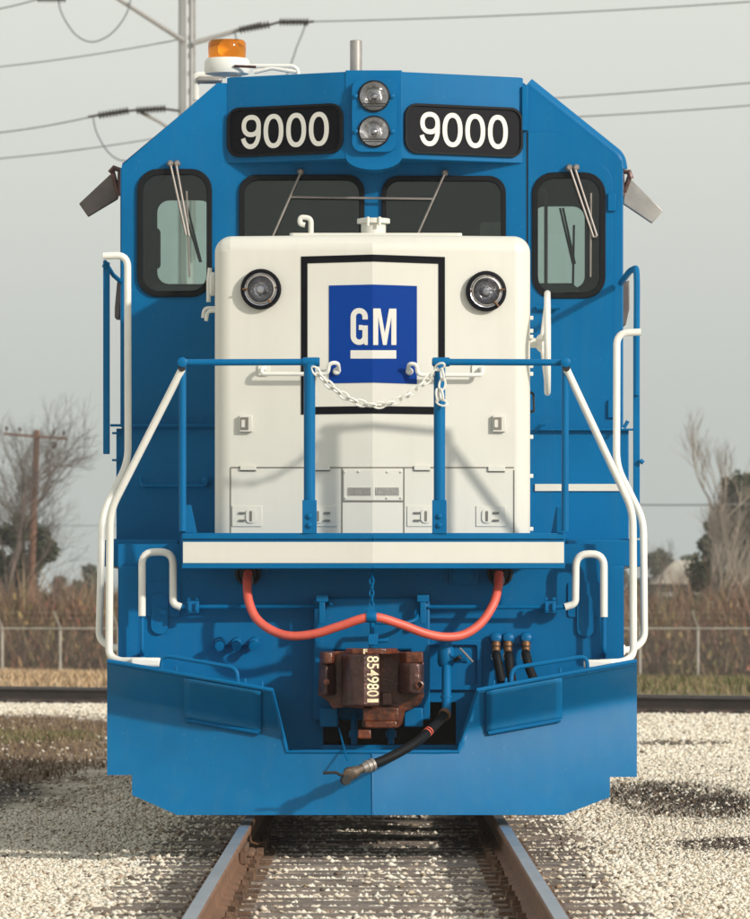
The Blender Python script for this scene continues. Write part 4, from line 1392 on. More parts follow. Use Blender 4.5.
# ------------------------------------------------------------------ ground
def sm(a, b, x):
    t = min(1.0, max(0.0, (x - a) / (b - a)))
    return t * t * (3 - 2 * t)
SA, SB = Vector((5.45, 48.0, 0)), Vector((-6.0, 58.6, 0))        # near rail of the second track
SU = (SB - SA).normalized()
SN = Vector((-SU.y, SU.x, 0))
if SN.y < 0: SN = -SN
def sdist(x, y):
    return (Vector((x, y, 0)) - SA).dot(SN)
def gz(x, y):
    z = -0.23
    z += 0.03 * mnoise.noise(Vector((x * 0.35, y * 0.12, 1.7))) * sm(1.4, 3.5, abs(x))
    z += 0.012 * mnoise.noise(Vector((x * 2.3, y * 0.8, 5.0))) * sm(1.2, 2.5, abs(x))
    if y < 40: z -= 0.025 * (1 - sm(1.3, 1.7, abs(x)))
    s = sdist(x, y)
    z -= 0.80 * sm(5.0, 92.0, s)
    z -= 0.5 * sm(120, 400, s)
    if s > 12: z += 0.10 * mnoise.noise(Vector((x * 0.08, y * 0.05, 9.0)))
    return z

def masks(n):
    """shared colour zones of the yard, by place"""
    g = N(n, 'ShaderNodeNewGeometry')
    sp = N(n, 'ShaderNodeSeparateXYZ')
    n.links.new(g.outputs['Position'], sp.inputs[0])
    nz = N(n, 'ShaderNodeTexNoise')
    nz.inputs['Scale'].default_value = 1.6
    nz.inputs['Detail'].default_value = 7
    nz.inputs['Roughness'].default_value = 0.7
    mpn = N(n, 'ShaderNodeMapping')
    mpn.inputs['Scale'].default_value = (1.0, 0.28, 1.0)
    n.links.new(g.outputs['Position'], mpn.inputs['Vector'])
    n.links.new(mpn.outputs[0], nz.inputs['Vector'])
    def math_(op, a, b=None):
        m_ = N(n, 'ShaderNodeMath', operation=op)
        for i, q in enumerate((a, b)):
            if q is None: continue
            if isinstance(q, (int, float)): m_.inputs[i].default_value = q
            else: n.links.new(q, m_.inputs[i])
        return m_.outputs[0]
    def ell(cx, cy, rx, ry, amp=1.6, soft=0.35, pw=2.0):
        a = math_('DIVIDE', math_('SUBTRACT', sp.outputs[0], cx), rx)
        b_ = math_('DIVIDE', math_('SUBTRACT', sp.outputs[1], cy), ry)
        d = math_('ADD', math_('POWER', math_('ABSOLUTE', a), 2.0), math_('POWER', math_('ABSOLUTE', b_), pw))
        d = math_('ADD', d, math_('MULTIPLY', math_('SUBTRACT', nz.outputs['Fac'], 0.5), amp))
        mr = N(n, 'ShaderNodeMapRange')
        mr.inputs['From Min'].default_value = 1 + soft
        mr.inputs['From Max'].default_value = 1 - soft
        n.links.new(d, mr.inputs['Value'])
        return mr.outputs[0]
    return g, sp, nz, math_, ell

def mixc(n, fac, a, b_):
    mx = N(n, 'ShaderNodeMix', data_type='RGBA')
    if isinstance(fac, float): mx.inputs['Factor'].default_value = fac
    else: n.links.new(fac, mx.inputs['Factor'])
    for nm, q in (('A', a), ('B', b_)):
        if isinstance(q, tuple): mx.inputs[nm].default_value = (*q, 1)
        else: n.links.new(q, mx.inputs[nm])
    return mx.outputs['Result']

def yard_zones(n, base, ell, math_, sp, nz):
    c = base
    c = mixc(n, ell(-6.5, 26.0, 4.15, 21.5, 1.5, 0.3, 6.0), c, (0.165, 0.115, 0.082))
    c = mixc(n, ell(-4.4, 33.5, 1.3, 3.0, 1.4), c, (0.125, 0.135, 0.055))
    c = mixc(n, ell(-3.55, 12.0, 0.9, 4.5, 1.8), c, (0.07, 0.06, 0.05))
    c = mixc(n, ell(2.42, 11.3, 0.55, 4.2, 3.6, 0.8), c, (0.075, 0.064, 0.057))
    c = mixc(n, ell(2.3, 2.8, 0.42, 1.1, 2.4), c, (0.12, 0.095, 0.08))
    c = mixc(n, ell(2.1, 24.0, 0.35, 1.6, 2.6), c, (0.14, 0.115, 0.095))
    c = mixc(n, ell(3.4, 30.0, 0.6, 1.0, 2.8), c, (0.17, 0.14, 0.115))
    return c

m, n, b = newmat('yard_ground')
g, sp, nz, math_, ell = masks(n)
fine = N(n, 'ShaderNodeTexNoise')
fine.inputs['Scale'].default_value = 22
fine.inputs['Detail'].default_value = 9
fine.inputs['Roughness'].default_value = 0.8
n.links.new(g.outputs['Position'], fine.inputs['Vector'])
cr = N(n, 'ShaderNodeValToRGB')
cr.color_ramp.elements[0].position = 0.25
cr.color_ramp.elements[0].color = (0.52, 0.46, 0.37, 1)
cr.color_ramp.elements[1].position = 0.5
cr.color_ramp.elements[1].color = (0.76, 0.70, 0.58, 1)
n.links.new(fine.outputs['Fac'], cr.inputs['Fac'])
c = yard_zones(n, cr.outputs[0], ell, math_, sp, nz)
# beyond the second track: dry verge, then rough ground
sd_ = math_('ADD', math_('MULTIPLY', sp.outputs[0], SN.x), math_('MULTIPLY', sp.outputs[1], SN.y))
sd_ = math_('SUBTRACT', sd_, SA.dot(SN))
sd_n = math_('ADD', sd_, math_('MULTIPLY', nz.outputs['Fac'], 2.0))
def step(val, a, b_):
    mr = N(n, 'ShaderNodeMapRange')
    mr.inputs['From Min'].default_value = a
    mr.inputs['From Max'].default_value = b_
    n.links.new(val, mr.inputs['Value'])
    return mr.outputs[0]
verge = mixc(n, step(sp.outputs[0], -2.0, 3.0), (0.38, 0.27, 0.165), (0.17, 0.15, 0.075))
verge = mixc(n, fine.outputs['Fac'], verge, (0.24, 0.18, 0.11))
c = mixc(n, step(sd_n, 2.6, 4.5), c, verge)
rough_c = mixc(n, fine.outputs['Fac'], (0.14, 0.10, 0.07), (0.10, 0.10, 0.05))
c = mixc(n, step(sd_, 68, 78), c, rough_c)
oil = step(math_('ABSOLUTE', math_('SUBTRACT', sd_, 0.7)), 2.1, 1.0)
c = mixc(n, oil, c, (0.06, 0.045, 0.038))
n.links.new(c, b.inputs['Base Color'])
b.inputs['Roughness'].default_value = 0.95
b.inputs['Specular IOR Level'].default_value = 0.15
vo = N(n, 'ShaderNodeTexVoronoi')
vo.inputs['Scale'].default_value = 18
n.links.new(g.outputs['Position'], vo.inputs['Vector'])
bp = N(n, 'ShaderNodeBump')
bp.inputs['Strength'].default_value = 0.5
bp.inputs['Distance'].default_value = 0.04
n.links.new(math_('ADD', math_('MULTIPLY', vo.outputs['Distance'], -1.0), fine.outputs['Fac']), bp.inputs['Height'])
n.links.new(bp.outputs[0], b.inputs['Normal'])
M['ground'] = m

ys = list(np.arange(-70, 90, 1.0)) + list(90 * np.power(60.0, np.linspace(0, 1, 50)))
xs = list(np.arange(0, 3, 0.2)) + list(np.arange(3, 14, 0.5)) + list(14 * np.power(200.0, np.linspace(0, 1, 36)))
xs = [-x for x in reversed(xs[1:])] + xs
gm = MB()
for y in ys:
    for x in xs:
        gm.v.append((x, y, gz(x, y)))
nx = len(xs)
for j in range(len(ys) - 1):
    for i in range(nx - 1):
        a = j * nx + i
        gm.f.append((a, a + 1, a + nx + 1, a + nx))
ground = gm.build('ground', M['ground'], None, fix=False, angle=80)
tag(ground, kind='structure')

# ------------------------------------------------------------------ the track the locomotive stands on
M['rail_rust'] = paint('rusty_rail', (0.17, 0.085, 0.045), 0.75, var=0.35, scale=5, dirt=(0.13, 0.06, 0.035), dirt_amt=0.6, bump=0.2)
M['rail_top'] = paint('polished_rail_head', (0.42, 0.45, 0.49), 0.38, metal=0.85, var=0.12, scale=6)
M['tie_wood'] = paint('weathered_tie_wood', (0.165, 0.135, 0.115), 0.9, var=0.6, scale=4, bump=0.6, dirt=(0.07, 0.05, 0.04), dirt_amt=0.7)
M['plate_rust'] = paint('tie_plate_rust', (0.13, 0.075, 0.045), 0.85, var=0.5, scale=9, bump=0.4, dirt=(0.07, 0.045, 0.035), dirt_amt=0.7)
prof = [(-0.07, -0.175), (0.07, -0.175), (0.07, -0.163), (0.014, -0.143), (0.009, -0.12), (0.009, -0.055), (0.034, -0.04), (0.037, -0.012), (0.030, -0.002), (0.0, 0.0),
        (-0.030, -0.002), (-0.037, -0.012), (-0.034, -0.04), (-0.009, -0.055), (-0.009, -0.12), (-0.014, -0.143), (-0.07, -0.163)]
def rail_mesh(p0, u, length, name):
    """rail profile swept along u from p0"""
    mb = MB()
    side = Vector((u.y, -u.x, 0))
    ns = len(prof)
    for t in (0, length):
        for a, z in prof:
            q = p0 + u * t + side * a
            mb.v.append((q.x, q.y, p0.z + z))
    for i in range(ns):
        mb.f.append((i, (i + 1) % ns, ns + (i + 1) % ns, ns + i))
    mb.f.append(tuple(range(ns)))
    mb.f.append(tuple(range(2 * ns - 1, ns - 1, -1)))
    return mb
track = tag(empty('railroad_track'), kind='structure')
GX = 0.7175 + 0.037
for s in (-1, 1):
    o = rail_mesh(Vector((s * GX + 0.012, -45, 0)), Vector((0, 1, 0)), 125, 'rail').build('rail', M['rail_rust'], track, angle=25)
    o.data.materials.append(M['rail_top'])
    for p in o.data.polygons:
        if p.normal.z > 0.6 and p.center.z > -0.01: p.material_index = 1
tie_meshes = []
for k in range(6):
    bm = bmesh.new()
    bmesh.ops.create_cube(bm, size=1)
    bmesh.ops.scale(bm, vec=(2.6, 0.23, 0.18), verts=bm.verts)
    bmesh.ops.subdivide_edges(bm, edges=[e for e in bm.edges if abs(e.verts[0].co.x - e.verts[1].co.x) > 1], cuts=7)
    for v in bm.verts:
        v.co += Vector((random.uniform(-0.02, 0.02), random.uniform(-0.012, 0.012), random.uniform(-0.008, 0.006)))
    bmesh.ops.bevel(bm, geom=[e for e in bm.edges if len(e.link_faces) == 2 and e.calc_face_angle() > 1.0], offset=0.012, segments=1, affect='EDGES')
    me = bpy.data.meshes.new('tie')
    bm.to_mesh(me)
    bm.free()
    me.materials.append(M['tie_wood'])
    tie_meshes.append(me)
plate_me = MB().box(-0.165, 0.165, -0.07, 0.07, -0.012, 0.006).mesh('tie_plate')
plate_me.materials.append(M['plate_rust'])
spk = MB()
spk.box(-0.02, 0.02, -0.018, 0.018, -0.01, 0.035)
spike_me = spk.mesh('spike')
spike_me.materials.append(M['plate_rust'])
clip = MB()
clip.box(-0.03, 0.03, -0.03, 0.03, -0.03, 0.03)
ties_y = []
y = -19.0
while y < 9:
    ties_y.append(y)
    y += 0.5 + random.uniform(-0.04, 0.04)
for y in ties_y:
    o = bpy.data.objects.new('tie', random.choice(tie_meshes))
    COL.objects.link(o)
    o.parent = track
    o.location = (random.uniform(-0.08, 0.08), y, -0.285 + random.uniform(-0.008, 0.006))
    o.rotation_euler = (random.uniform(-0.02, 0.02), random.choice((0, math.pi)), random.uniform(-0.025, 0.025))
    if y > 3: continue
    for s in (-1, 1):
        q = bpy.data.objects.new('tie_plate', plate_me)
        COL.objects.link(q)
        q.parent = track
        q.location = (s * GX + 0.012, y + random.uniform(-0.02, 0.02), -0.188)
        q.rotation_euler = (0, 0, random.uniform(-0.06, 0.06))
        for e in (-1, 1):
            k = bpy.data.objects.new('spike', spike_me)
            COL.objects.link(k)
            k.parent = track
            k.location = (s * GX + 0.012 + e * 0.088, y + random.uniform(-0.06, 0.06), -0.17)
            k.rotation_euler = (random.uniform(-0.15, 0.15), random.uniform(-0.15, 0.15), random.uniform(-0.4, 0.4))
# a pair of splice bars on the left rail, near the plow
mb = MB()
mb.box(-GX + 0.012 + 0.012, -GX + 0.012 + 0.05, -1.6, -0.9, -0.145, -0.05)
for k in range(4):
    mb.lathe([(0.018, 0), (0.018, 0.03), (0.01, 0.045)], (-GX + 0.012 + 0.045, -1.52 + 0.18 * k, -0.095), (1, 0, 0), 8)
mb.build('splice_bar', M['plate_rust'], track, bevel=0.008)

# ------------------------------------------------------------------ ballast and gravel stones
m, n, b = newmat('ballast_stone')
g, sp, nz, math_, ell = masks(n)
cr = N(n, 'ShaderNodeValToRGB')
els = cr.color_ramp.elements
els[0].position = 0.0
els[0].color = (0.10, 0.08, 0.07, 1)
els[1].position = 0.05
els[1].color = (0.36, 0.27, 0.19, 1)
for p_, c_ in ((0.13, (0.62, 0.54, 0.43, 1)), (0.5, (0.76, 0.70, 0.59, 1)), (1.0, (0.84, 0.80, 0.71, 1))):
    e_ = els.new(p_)
    e_.color = c_
n.links.new(g.outputs['Random Per Island'], cr.inputs['Fac'])
c = yard_zones(n, cr.outputs[0], ell, math_, sp, nz)
c = mixc(n, math_('GREATER_THAN', math_('FRACT', math_('MULTIPLY', g.outputs['Random Per Island'], 17.31)), 0.68), c, cr.outputs[0])      # clean stones lie among the sooty ones
n2 = N(n, 'ShaderNodeTexNoise')
n2.inputs['Scale'].default_value = 60
n.links.new(g.outputs['Position'], n2.inputs['Vector'])
mul = N(n, 'ShaderNodeMix', data_type='RGBA', blend_type='MULTIPLY')
mul.inputs['Factor'].default_value = 0.18
n.links.new(c, mul.inputs['A'])
n.links.new(n2.outputs['Fac'], mul.inputs['B'])
# rust-stained stones close to the rails
rs = math_('ABSOLUTE', math_('SUBTRACT', math_('ABSOLUTE', sp.outputs[0]), GX))
mr = N(n, 'ShaderNodeMapRange')
mr.inputs['From Min'].default_value = 0.34
mr.inputs['From Max'].default_value = 0.08
mr.inputs['To Max'].default_value = 0.6
n.links.new(rs, mr.inputs['Value'])
c = mixc(n, mr.outputs[0], mul.outputs['Result'], (0.33, 0.20, 0.11))
n.links.new(c, b.inputs['Base Color'])
b.inputs['Roughness'].default_value = 0.9
b.inputs['Specular IOR Level'].default_value = 0.2
M['stone'] = m

# an eight-faced chip, skewed differently for every stone
iv = np.array([(1, 0, 0), (0, 1, 0), (-1, 0, 0), (0, -1, 0), (0.1, 0.1, 1), (0, 0, -1)], float)
ifc = np.array([(0, 1, 4), (1, 2, 4), (2, 3, 4), (3, 0, 4), (1, 0, 5), (2, 1, 5), (3, 2, 5), (0, 3, 5)])
def stones(px, py, pz, rad, name, mat):
    k = len(px)
    jit = RNG.uniform(0.7, 1.3, (k, 6, 1))
    V = iv[None] * jit + RNG.uniform(-0.35, 0.35, (k, 6, 3))
    V = V * RNG.uniform(0.65, 1.25, (k, 1, 3)) * np.array([1, 1, 0.62])
    a = RNG.uniform(0, 2 * np.pi, k)
    ca, sa = np.cos(a)[:, None], np.sin(a)[:, None]
    t = RNG.uniform(-0.6, 0.6, k)
    ct, st_ = np.cos(t)[:, None], np.sin(t)[:, None]
    x, y, z = V[..., 0], V[..., 1] * ct - V[..., 2] * st_, V[..., 1] * st_ + V[..., 2] * ct
    x, y = x * ca - y * sa, x * sa + y * ca
    V = np.stack([x, y, z], -1) * rad[:, None, None] + np.stack([px, py, pz], -1)[:, None, :]
    V = V.reshape(-1, 3)
    Fc = (ifc[None] + (np.arange(k) * 6)[:, None, None]).reshape(-1, 3)
    me = bpy.data.meshes.new(name)
    me.vertices.add(len(V))
    me.vertices.foreach_set('co', V.ravel())
    me.loops.add(len(Fc) * 3)
    me.loops.foreach_set('vertex_index', Fc.ravel().astype(np.int32))
    me.polygons.add(len(Fc))
    me.polygons.foreach_set('loop_start', np.arange(0, len(Fc) * 3, 3, dtype=np.int32))
    me.update(calc_edges=True)
    me.materials.append(mat)
    o = bpy.data.objects.new(name, me)
    COL.objects.link(o)
    return o
def halfw(y):
    return (DIST + y) * 378 / FPX * 1.12 + 0.35
PX, PY, PZ, PR = [], [], [], []
ty = np.array(ties_y)
for y0 in np.arange(-18.5, 58, 1.0):
    hw = halfw(y0 + 0.5)
    dens = 800 if y0 < 2 else (560 if y0 < 8 else (330 if y0 < 24 else 120))
    cnt = int(dens * 2 * hw)
    x = RNG.uniform(-hw, hw, cnt)
    if y0 < 3:
        x = np.concatenate([x, RNG.uniform(-1.3, 1.3, 420)])
        cnt = len(x)
    y = RNG.uniform(y0, y0 + 1, cnt)
    r = RNG.uniform(0.010, 0.027, cnt) * (1 if y0 < 8 else (1.3 if y0 < 24 else 1.9))
    r = np.where(np.abs(x) > 1.6, r * 0.72, np.minimum(r * 1.0, 0.0235))
    PX.append(x); PY.append(y); PR.append(r)
x, y, r = np.concatenate(PX), np.concatenate(PY), np.concatenate(PR)
keep = np.abs(np.abs(x - 0.012) - GX) > 0.075
nzv = np.array([mnoise.noise(Vector((a * 1.6, b_ * 0.45, 2.0))) for a, b_ in zip(x, y)])
dirt_e = ((x + 6.5) / 4.15) ** 2 + (np.abs(y - 26) / 21.5) ** 6 + nzv * 0.35
keep &= (dirt_e > 1.05) | (RNG.random(len(x)) < 0.10)
keep &= (np.abs(x) < 1.7) | (((x * SN.x + y * SN.y) - SA.dot(SN)) < -0.6)
dt = np.min(np.abs(y[:, None] - ty[None, :]), axis=1)
on_tie = (dt < 0.115) & (np.abs(x) < 1.3)
cover = np.clip((np.abs(x) - 1.05) / 0.25, 0.0, 1.0) * 0.3 + 0.04
keep &= ~on_tie | (RNG.random(len(x)) < cover)
# the middle of the track is fuller
z = np.array([gz(a, b_) for a, b_ in zip(x, y)])
inb = np.abs(x) < 1.5
z = np.where(inb, -0.2235 + RNG.uniform(0, 0.012, len(x)), z)
z = np.where(on_tie, -0.198 + r * 0.4, z + r * 0.25)
x, y, z, r = x[keep], y[keep], z[keep], r[keep]
bal = stones(x, y, z, r, 'ballast', M['stone'])
tag(bal, 'pale crushed stone ballast and gravel round the track', 'gravel', kind='stuff')

# ------------------------------------------------------------------ second track, crossing behind
M['dark_rail'] = paint('dark_siding_rail', (0.055, 0.036, 0.030), 0.6, var=0.4, scale=3)
siding = tag(empty('siding_track'), kind='structure')
for off in (0.0, 1.51):
    p0 = SA - SU * 40 + SN * off
    p0.z = 0.0
    o = rail_mesh(p0, SU, 130, 'rail').build('rail', M['dark_rail'], siding, angle=25)
    o.data.materials.append(M['rail_top'])
    for p in o.data.polygons:
        if p.normal.z > 0.6 and p.center.z > -0.01: p.material_index = 1
k = -14.0
ang = math.atan2(SN.y, SN.x)
tm = MB().box(-1.3, 1.3, -0.12, 0.12, -0.1, 0.08).mesh('tie')
tm.materials.append(M['dark_rail'])
while k < 40:
    q = SA + SU * k + SN * 0.75
    o = bpy.data.objects.new('tie', tm)
    COL.objects.link(o)
    o.parent = siding
    o.location = (q.x, q.y, -0.262)
    o.rotation_euler = (0, 0, ang + random.uniform(-0.03, 0.03))
    k += 0.55

# ------------------------------------------------------------------ grass and weeds
def blades(px, py, pz, h, w, lean, name, mat):
    k = len(px)
    a = RNG.uniform(0, 2 * np.pi, k)
    d = RNG.uniform(0, 2 * np.pi, k)
    ux, uy = np.cos(a) * w, np.sin(a) * w
    lx, ly = np.cos(d) * lean * h, np.sin(d) * lean * h
    b0 = np.stack([px - ux, py - uy, pz - 0.03], -1)
    b1 = np.stack([px + ux, py + uy, pz - 0.03], -1)
    m0 = np.stack([px + ux * 0.7 + lx * 0.35, py + uy * 0.7 + ly * 0.35, pz + h * 0.55], -1)
    m1 = np.stack([px - ux * 0.7 + lx * 0.35, py - uy * 0.7 + ly * 0.35, pz + h * 0.55], -1)
    t = np.stack([px + lx, py + ly, pz + h], -1)
    V = np.stack([b0, b1, m0, m1, t], 1).reshape(-1, 3)
    o = (np.arange(k) * 5)[:, None]
    F4 = np.array([0, 1, 2, 3])[None] + o
    F3 = np.array([3, 2, 4])[None] + o
    me = bpy.data.meshes.new(name)
    me.vertices.add(len(V))
    me.vertices.foreach_set('co', V.ravel())
    lv = np.concatenate([F4, F3], 1).ravel().astype(np.int32)
    me.loops.add(len(lv))
    me.loops.foreach_set('vertex_index', lv)
    me.polygons.add(2 * k)
    ls = (np.arange(k)[:, None] * 7 + np.array([0, 4])[None]).ravel().astype(np.int32)
    me.polygons.foreach_set('loop_start', ls)
    me.update(calc_edges=True)
    me.materials.append(mat)
    ob = bpy.data.objects.new(name, me)
    COL.objects.link(ob)
    return ob
def ramp_mat(name, cols, clump=None):
    m, n, b = newmat(name)
    g = N(n, 'ShaderNodeNewGeometry')
    cr = N(n, 'ShaderNodeValToRGB')
    els = cr.color_ramp.elements
    els[0].color = (*cols[0], 1)
    els[1].color = (*cols[-1], 1)
    for i, c_ in enumerate(cols[1:-1], 1):
        els.new(i / (len(cols) - 1)).color = (*c_, 1)
    n.links.new(g.outputs['Random Per Island'], cr.inputs['Fac'])
    last = cr.outputs[0]
    if clump:
        nz = N(n, 'ShaderNodeTexNoise')
        nz.inputs['Scale'].default_value = 0.55
        nz.inputs['Detail'].default_value = 4
        n.links.new(g.outputs['Position'], nz.inputs['Vector'])
        for k_, (lo_, hi_, col_) in enumerate(clump):
            mr = N(n, 'ShaderNodeMapRange')
            mr.inputs['From Min'].default_value = lo_
            mr.inputs['From Max'].default_value = hi_
            mr.inputs['To Max'].default_value = 0.75
            n.links.new(nz.outputs['Fac'], mr.inputs['Value'])
            last = mixc(n, mr.outputs[0], last, col_)
    n.links.new(last, b.inputs['Base Color'])
    b.inputs['Roughness'].default_value = 0.85
    b.inputs['Specular IOR Level'].default_value = 0.15
    return m
M['dry_grass'] = ramp_mat('dry_grass', [(0.12, 0.085, 0.06), (0.20, 0.14, 0.09), (0.16, 0.12, 0.075), (0.26, 0.19, 0.12)])
M['green_grass'] = ramp_mat('green_grass', [(0.07, 0.085, 0.03), (0.12, 0.12, 0.05), (0.19, 0.15, 0.08), (0.25, 0.18, 0.11)])
M['straw'] = ramp_mat('straw_grass', [(0.38, 0.26, 0.15), (0.46, 0.33, 0.20), (0.30, 0.21, 0.13), (0.52, 0.40, 0.26)])
M['soot_weed'] = ramp_mat('dark_weed', [(0.035, 0.03, 0.028), (0.06, 0.05, 0.042), (0.09, 0.065, 0.05), (0.12, 0.075, 0.045)])
def patch(cx, cy, rx, ry, cnt):
    a = RNG.uniform(0, 2 * np.pi, cnt)
    q = np.sqrt(RNG.random(cnt))
    x, y = cx + rx * q * np.cos(a), cy + ry * q * np.sin(a)
    z = np.array([gz(i, j) for i, j in zip(x, y)])
    return x, y, z
x, y, z = patch(-5.6, 26.0, 3.2, 20.5, 14000)
o = blades(x, y, z, RNG.uniform(0.02, 0.09, len(x)), RNG.uniform(0.006, 0.014, len(x)), 0.8, 'dead_grass', M['dry_grass'])
tag(o, 'short brown dead grass on the dirt left of the track', 'grass', kind='stuff')
x, y, z = patch(-4.5, 33.5, 1.2, 2.6, 1600)
o = blades(x, y, z, RNG.uniform(0.03, 0.10, len(x)), RNG.uniform(0.006, 0.014, len(x)), 0.7, 'green_weeds', M['green_grass'])
tag(o, 'low green weeds in the dirt left of the locomotive', 'weeds', kind='stuff')
x, y, z = patch(2.42, 11.3, 0.62, 4.2, 1300)
o = blades(x, y, z, RNG.uniform(0.012, 0.05, len(x)), RNG.uniform(0.006, 0.013, len(x)), 0.9, 'sooty_weeds', M['soot_weed'])
tag(o, 'dark sooty weed patch on the gravel right of the plow', 'weeds', kind='stuff')
# verge beyond the second track
def strip(s0, s1, x0, x1, cnt):
    x = RNG.uniform(x0, x1, cnt)
    s = RNG.uniform(s0, s1, cnt)
    y = SA.y + (s - (x - SA.x) * SN.x) / SN.y
    z = np.array([gz(i, j) for i, j in zip(x, y)])
    return x, y, z
x, y, z = strip(4, 70, -22, -2, 14000)
o = blades(x, y, z, RNG.uniform(0.08, 0.25, len(x)), RNG.uniform(0.02, 0.05, len(x)), 0.6, 'straw_verge', M['straw'])
tag(o, 'straw-coloured dry grass verge behind the second track, left', 'grass', kind='stuff')
x, y, z = strip(4, 76, 2, 22, 16000)
o = blades(x, y, z, RNG.uniform(0.06, 0.28, len(x)), RNG.uniform(0.01, 0.03, len(x)), 0.6, 'green_verge', M['green_grass'])
tag(o, 'green grass verge behind the second track, right', 'grass', kind='stuff')

# ------------------------------------------------------------------ chain-link fence
YFN = 148.0
M['fence'] = paint('galvanised_fence', (0.34, 0.32, 0.28), 0.5, metal=0.3, var=0.2, scale=2)
fence = tag(empty('chain_link_fence', (0, YFN, gz(0, YFN))), 'grey chain-link fence with slanted barbed-wire arms in front of the brush', 'fence')
def fpart(mb, name, mat=None):
    o = mb.build(name, mat or M['fence'])
    o.parent = fence
    o.matrix_parent_inverse = Matrix.Translation(-fence.location)
    return o
pitch = 58 * S(YFN)
posts = [W(2, 0, YFN).x + pitch * k for k in range(-5, 17)]
zf = W(0, 684, YFN).z
zt_ = W(0, 628.5, YFN).z
for x in posts:
    if -7.5 < x < 8.0 and False: continue
    mb = MB()
    mb.tube([(x, YFN, zf - 0.4), (x, YFN, zt_ + 0.05)], 0.045, 8)
    p = fpart(mb, 'post')
    mb = MB()
    mb.tube([(x, YFN, zt_ + 0.02), (x - 0.20, YFN - 0.25, zt_ + 0.55)], 0.035, 6)
    q = mb.build('barb_arm', M['fence'])
    q.parent = p
mb = MB().tube([(posts[0], YFN - 0.05, zt_), (posts[-1], YFN - 0.05, zt_)], 0.032, 6)
fpart(mb, 'top_rail')
mb = MB()
for t in (0.25, 0.6, 0.95):
    mb.tube([(posts[0], YFN - 0.25 * t, zt_ + 0.55 * t), (posts[-1], YFN - 0.25 * t, zt_ + 0.55 * t)], 0.006, 3)
fpart(mb, 'barbed_wire')
mb = MB()
hgt = zt_ - zf
k = posts[0]
while k < posts[-1]:
    for s in (-1, 1):
        a, b_ = Vector((k, YFN + 0.004 * s, zf)), Vector((k + s * hgt, YFN + 0.004 * s, zt_))
        mb.raw([a, a + Vector((0.007, 0, 0)), b_ + Vector((0.007, 0, 0)), b_], [(0, 1, 2, 3)])
    k += 0.14
o = fpart(mb, 'wire_mesh')

# ------------------------------------------------------------------ brush behind the fence
M['brush'] = ramp_mat('brush_twigs', [(0.10, 0.062, 0.05), (0.19, 0.11, 0.08), (0.27, 0.15, 0.11), (0.14, 0.11, 0.06), (0.30, 0.21, 0.14), (0.12, 0.10, 0.06)], [(0.54, 0.66, (0.20, 0.18, 0.08)), (0.47, 0.36, (0.13, 0.085, 0.075))])
M['brush_leaf'] = ramp_mat('brush_leaves', [(0.24, 0.10, 0.07), (0.28, 0.14, 0.09), (0.15, 0.14, 0.06), (0.27, 0.19, 0.09), (0.14, 0.085, 0.065)], [(0.54, 0.64, (0.30, 0.25, 0.10)), (0.47, 0.36, (0.34, 0.13, 0.09))])
def brush(cnt, name, mat, wmin, wmax, hmin, hmax, label):
    x = RNG.uniform(-21, 21, cnt)
    y = YFN + 1 + 22 * RNG.random(cnt) ** 1.4
    hm = np.array([0.55 + 0.55 * mnoise.noise(Vector((a * 0.45, b_ * 0.25, 3.0))) + 0.3 * mnoise.noise(Vector((a * 1.7, b_ * 0.9, 8.0))) for a, b_ in zip(x, y)])
    hm = np.clip(hm + 0.45, 0.35, 1.5)
    z = np.array([gz(a, b_) for a, b_ in zip(x, y)]) + RNG.random(cnt) * hm * 2.0
    h = RNG.uniform(hmin, hmax, cnt) * hm
    o = blades(x, y, z, h, RNG.uniform(wmin, wmax, cnt), 0.55, name, mat)
    tag(o, label, 'brush', kind='stuff')
brush(42000, 'brush_twigs', M['brush'], 0.008, 0.028, 0.5, 1.5, 'brown leafless brush growing behind the chain-link fence')
brush(26000, 'brush_leaves', M['brush_leaf'], 0.03, 0.07, 0.12, 0.3, 'reddish and olive leaves on the brush behind the fence')

# ------------------------------------------------------------------ trees
def grow(mb, p, d, length, r, depth, spread, rnd, tips, up=0.12, sides=5, kids=(2, 3)):
    segs = 3
    pts = [p.copy()]
    q = p.copy()
    dd = d.copy()
    for i in range(segs):
        dd = (dd + Vector((rnd.uniform(-1, 1), rnd.uniform(-1, 1), rnd.uniform(-0.4, 0.8))) * 0.13).normalized()
        q = q + dd * (length / segs)
        pts.append(q.copy())
    mb.tube(pts, r, sides, r1=r * 0.62, cap=False)
    if depth == 0:
        tips.append((q.copy(), dd.copy()))
        return
    for k in range(rnd.randint(*kids)):
        a = rnd.uniform(0, 2 * math.pi)
        o = dd.orthogonal().normalized()
        o = o * math.cos(a) + dd.cross(o) * math.sin(a)
        nd = (dd + o * rnd.uniform(0.5, 1.0) * spread + Vector((0, 0, up))).normalized()
        start = pts[rnd.choice((1, 2, 3, 3))]
        rr = r * (0.62 if start is pts[3] else 0.5)
        grow(mb, start, nd, length * rnd.uniform(0.62, 0.85), rr, depth - 1, spread, rnd, tips, up, 4 if depth > 2 else 3, kids)
def tpart(o, root):
    o.parent = root
    o.matrix_parent_inverse = Matrix.Translation(-root.location)
    return o
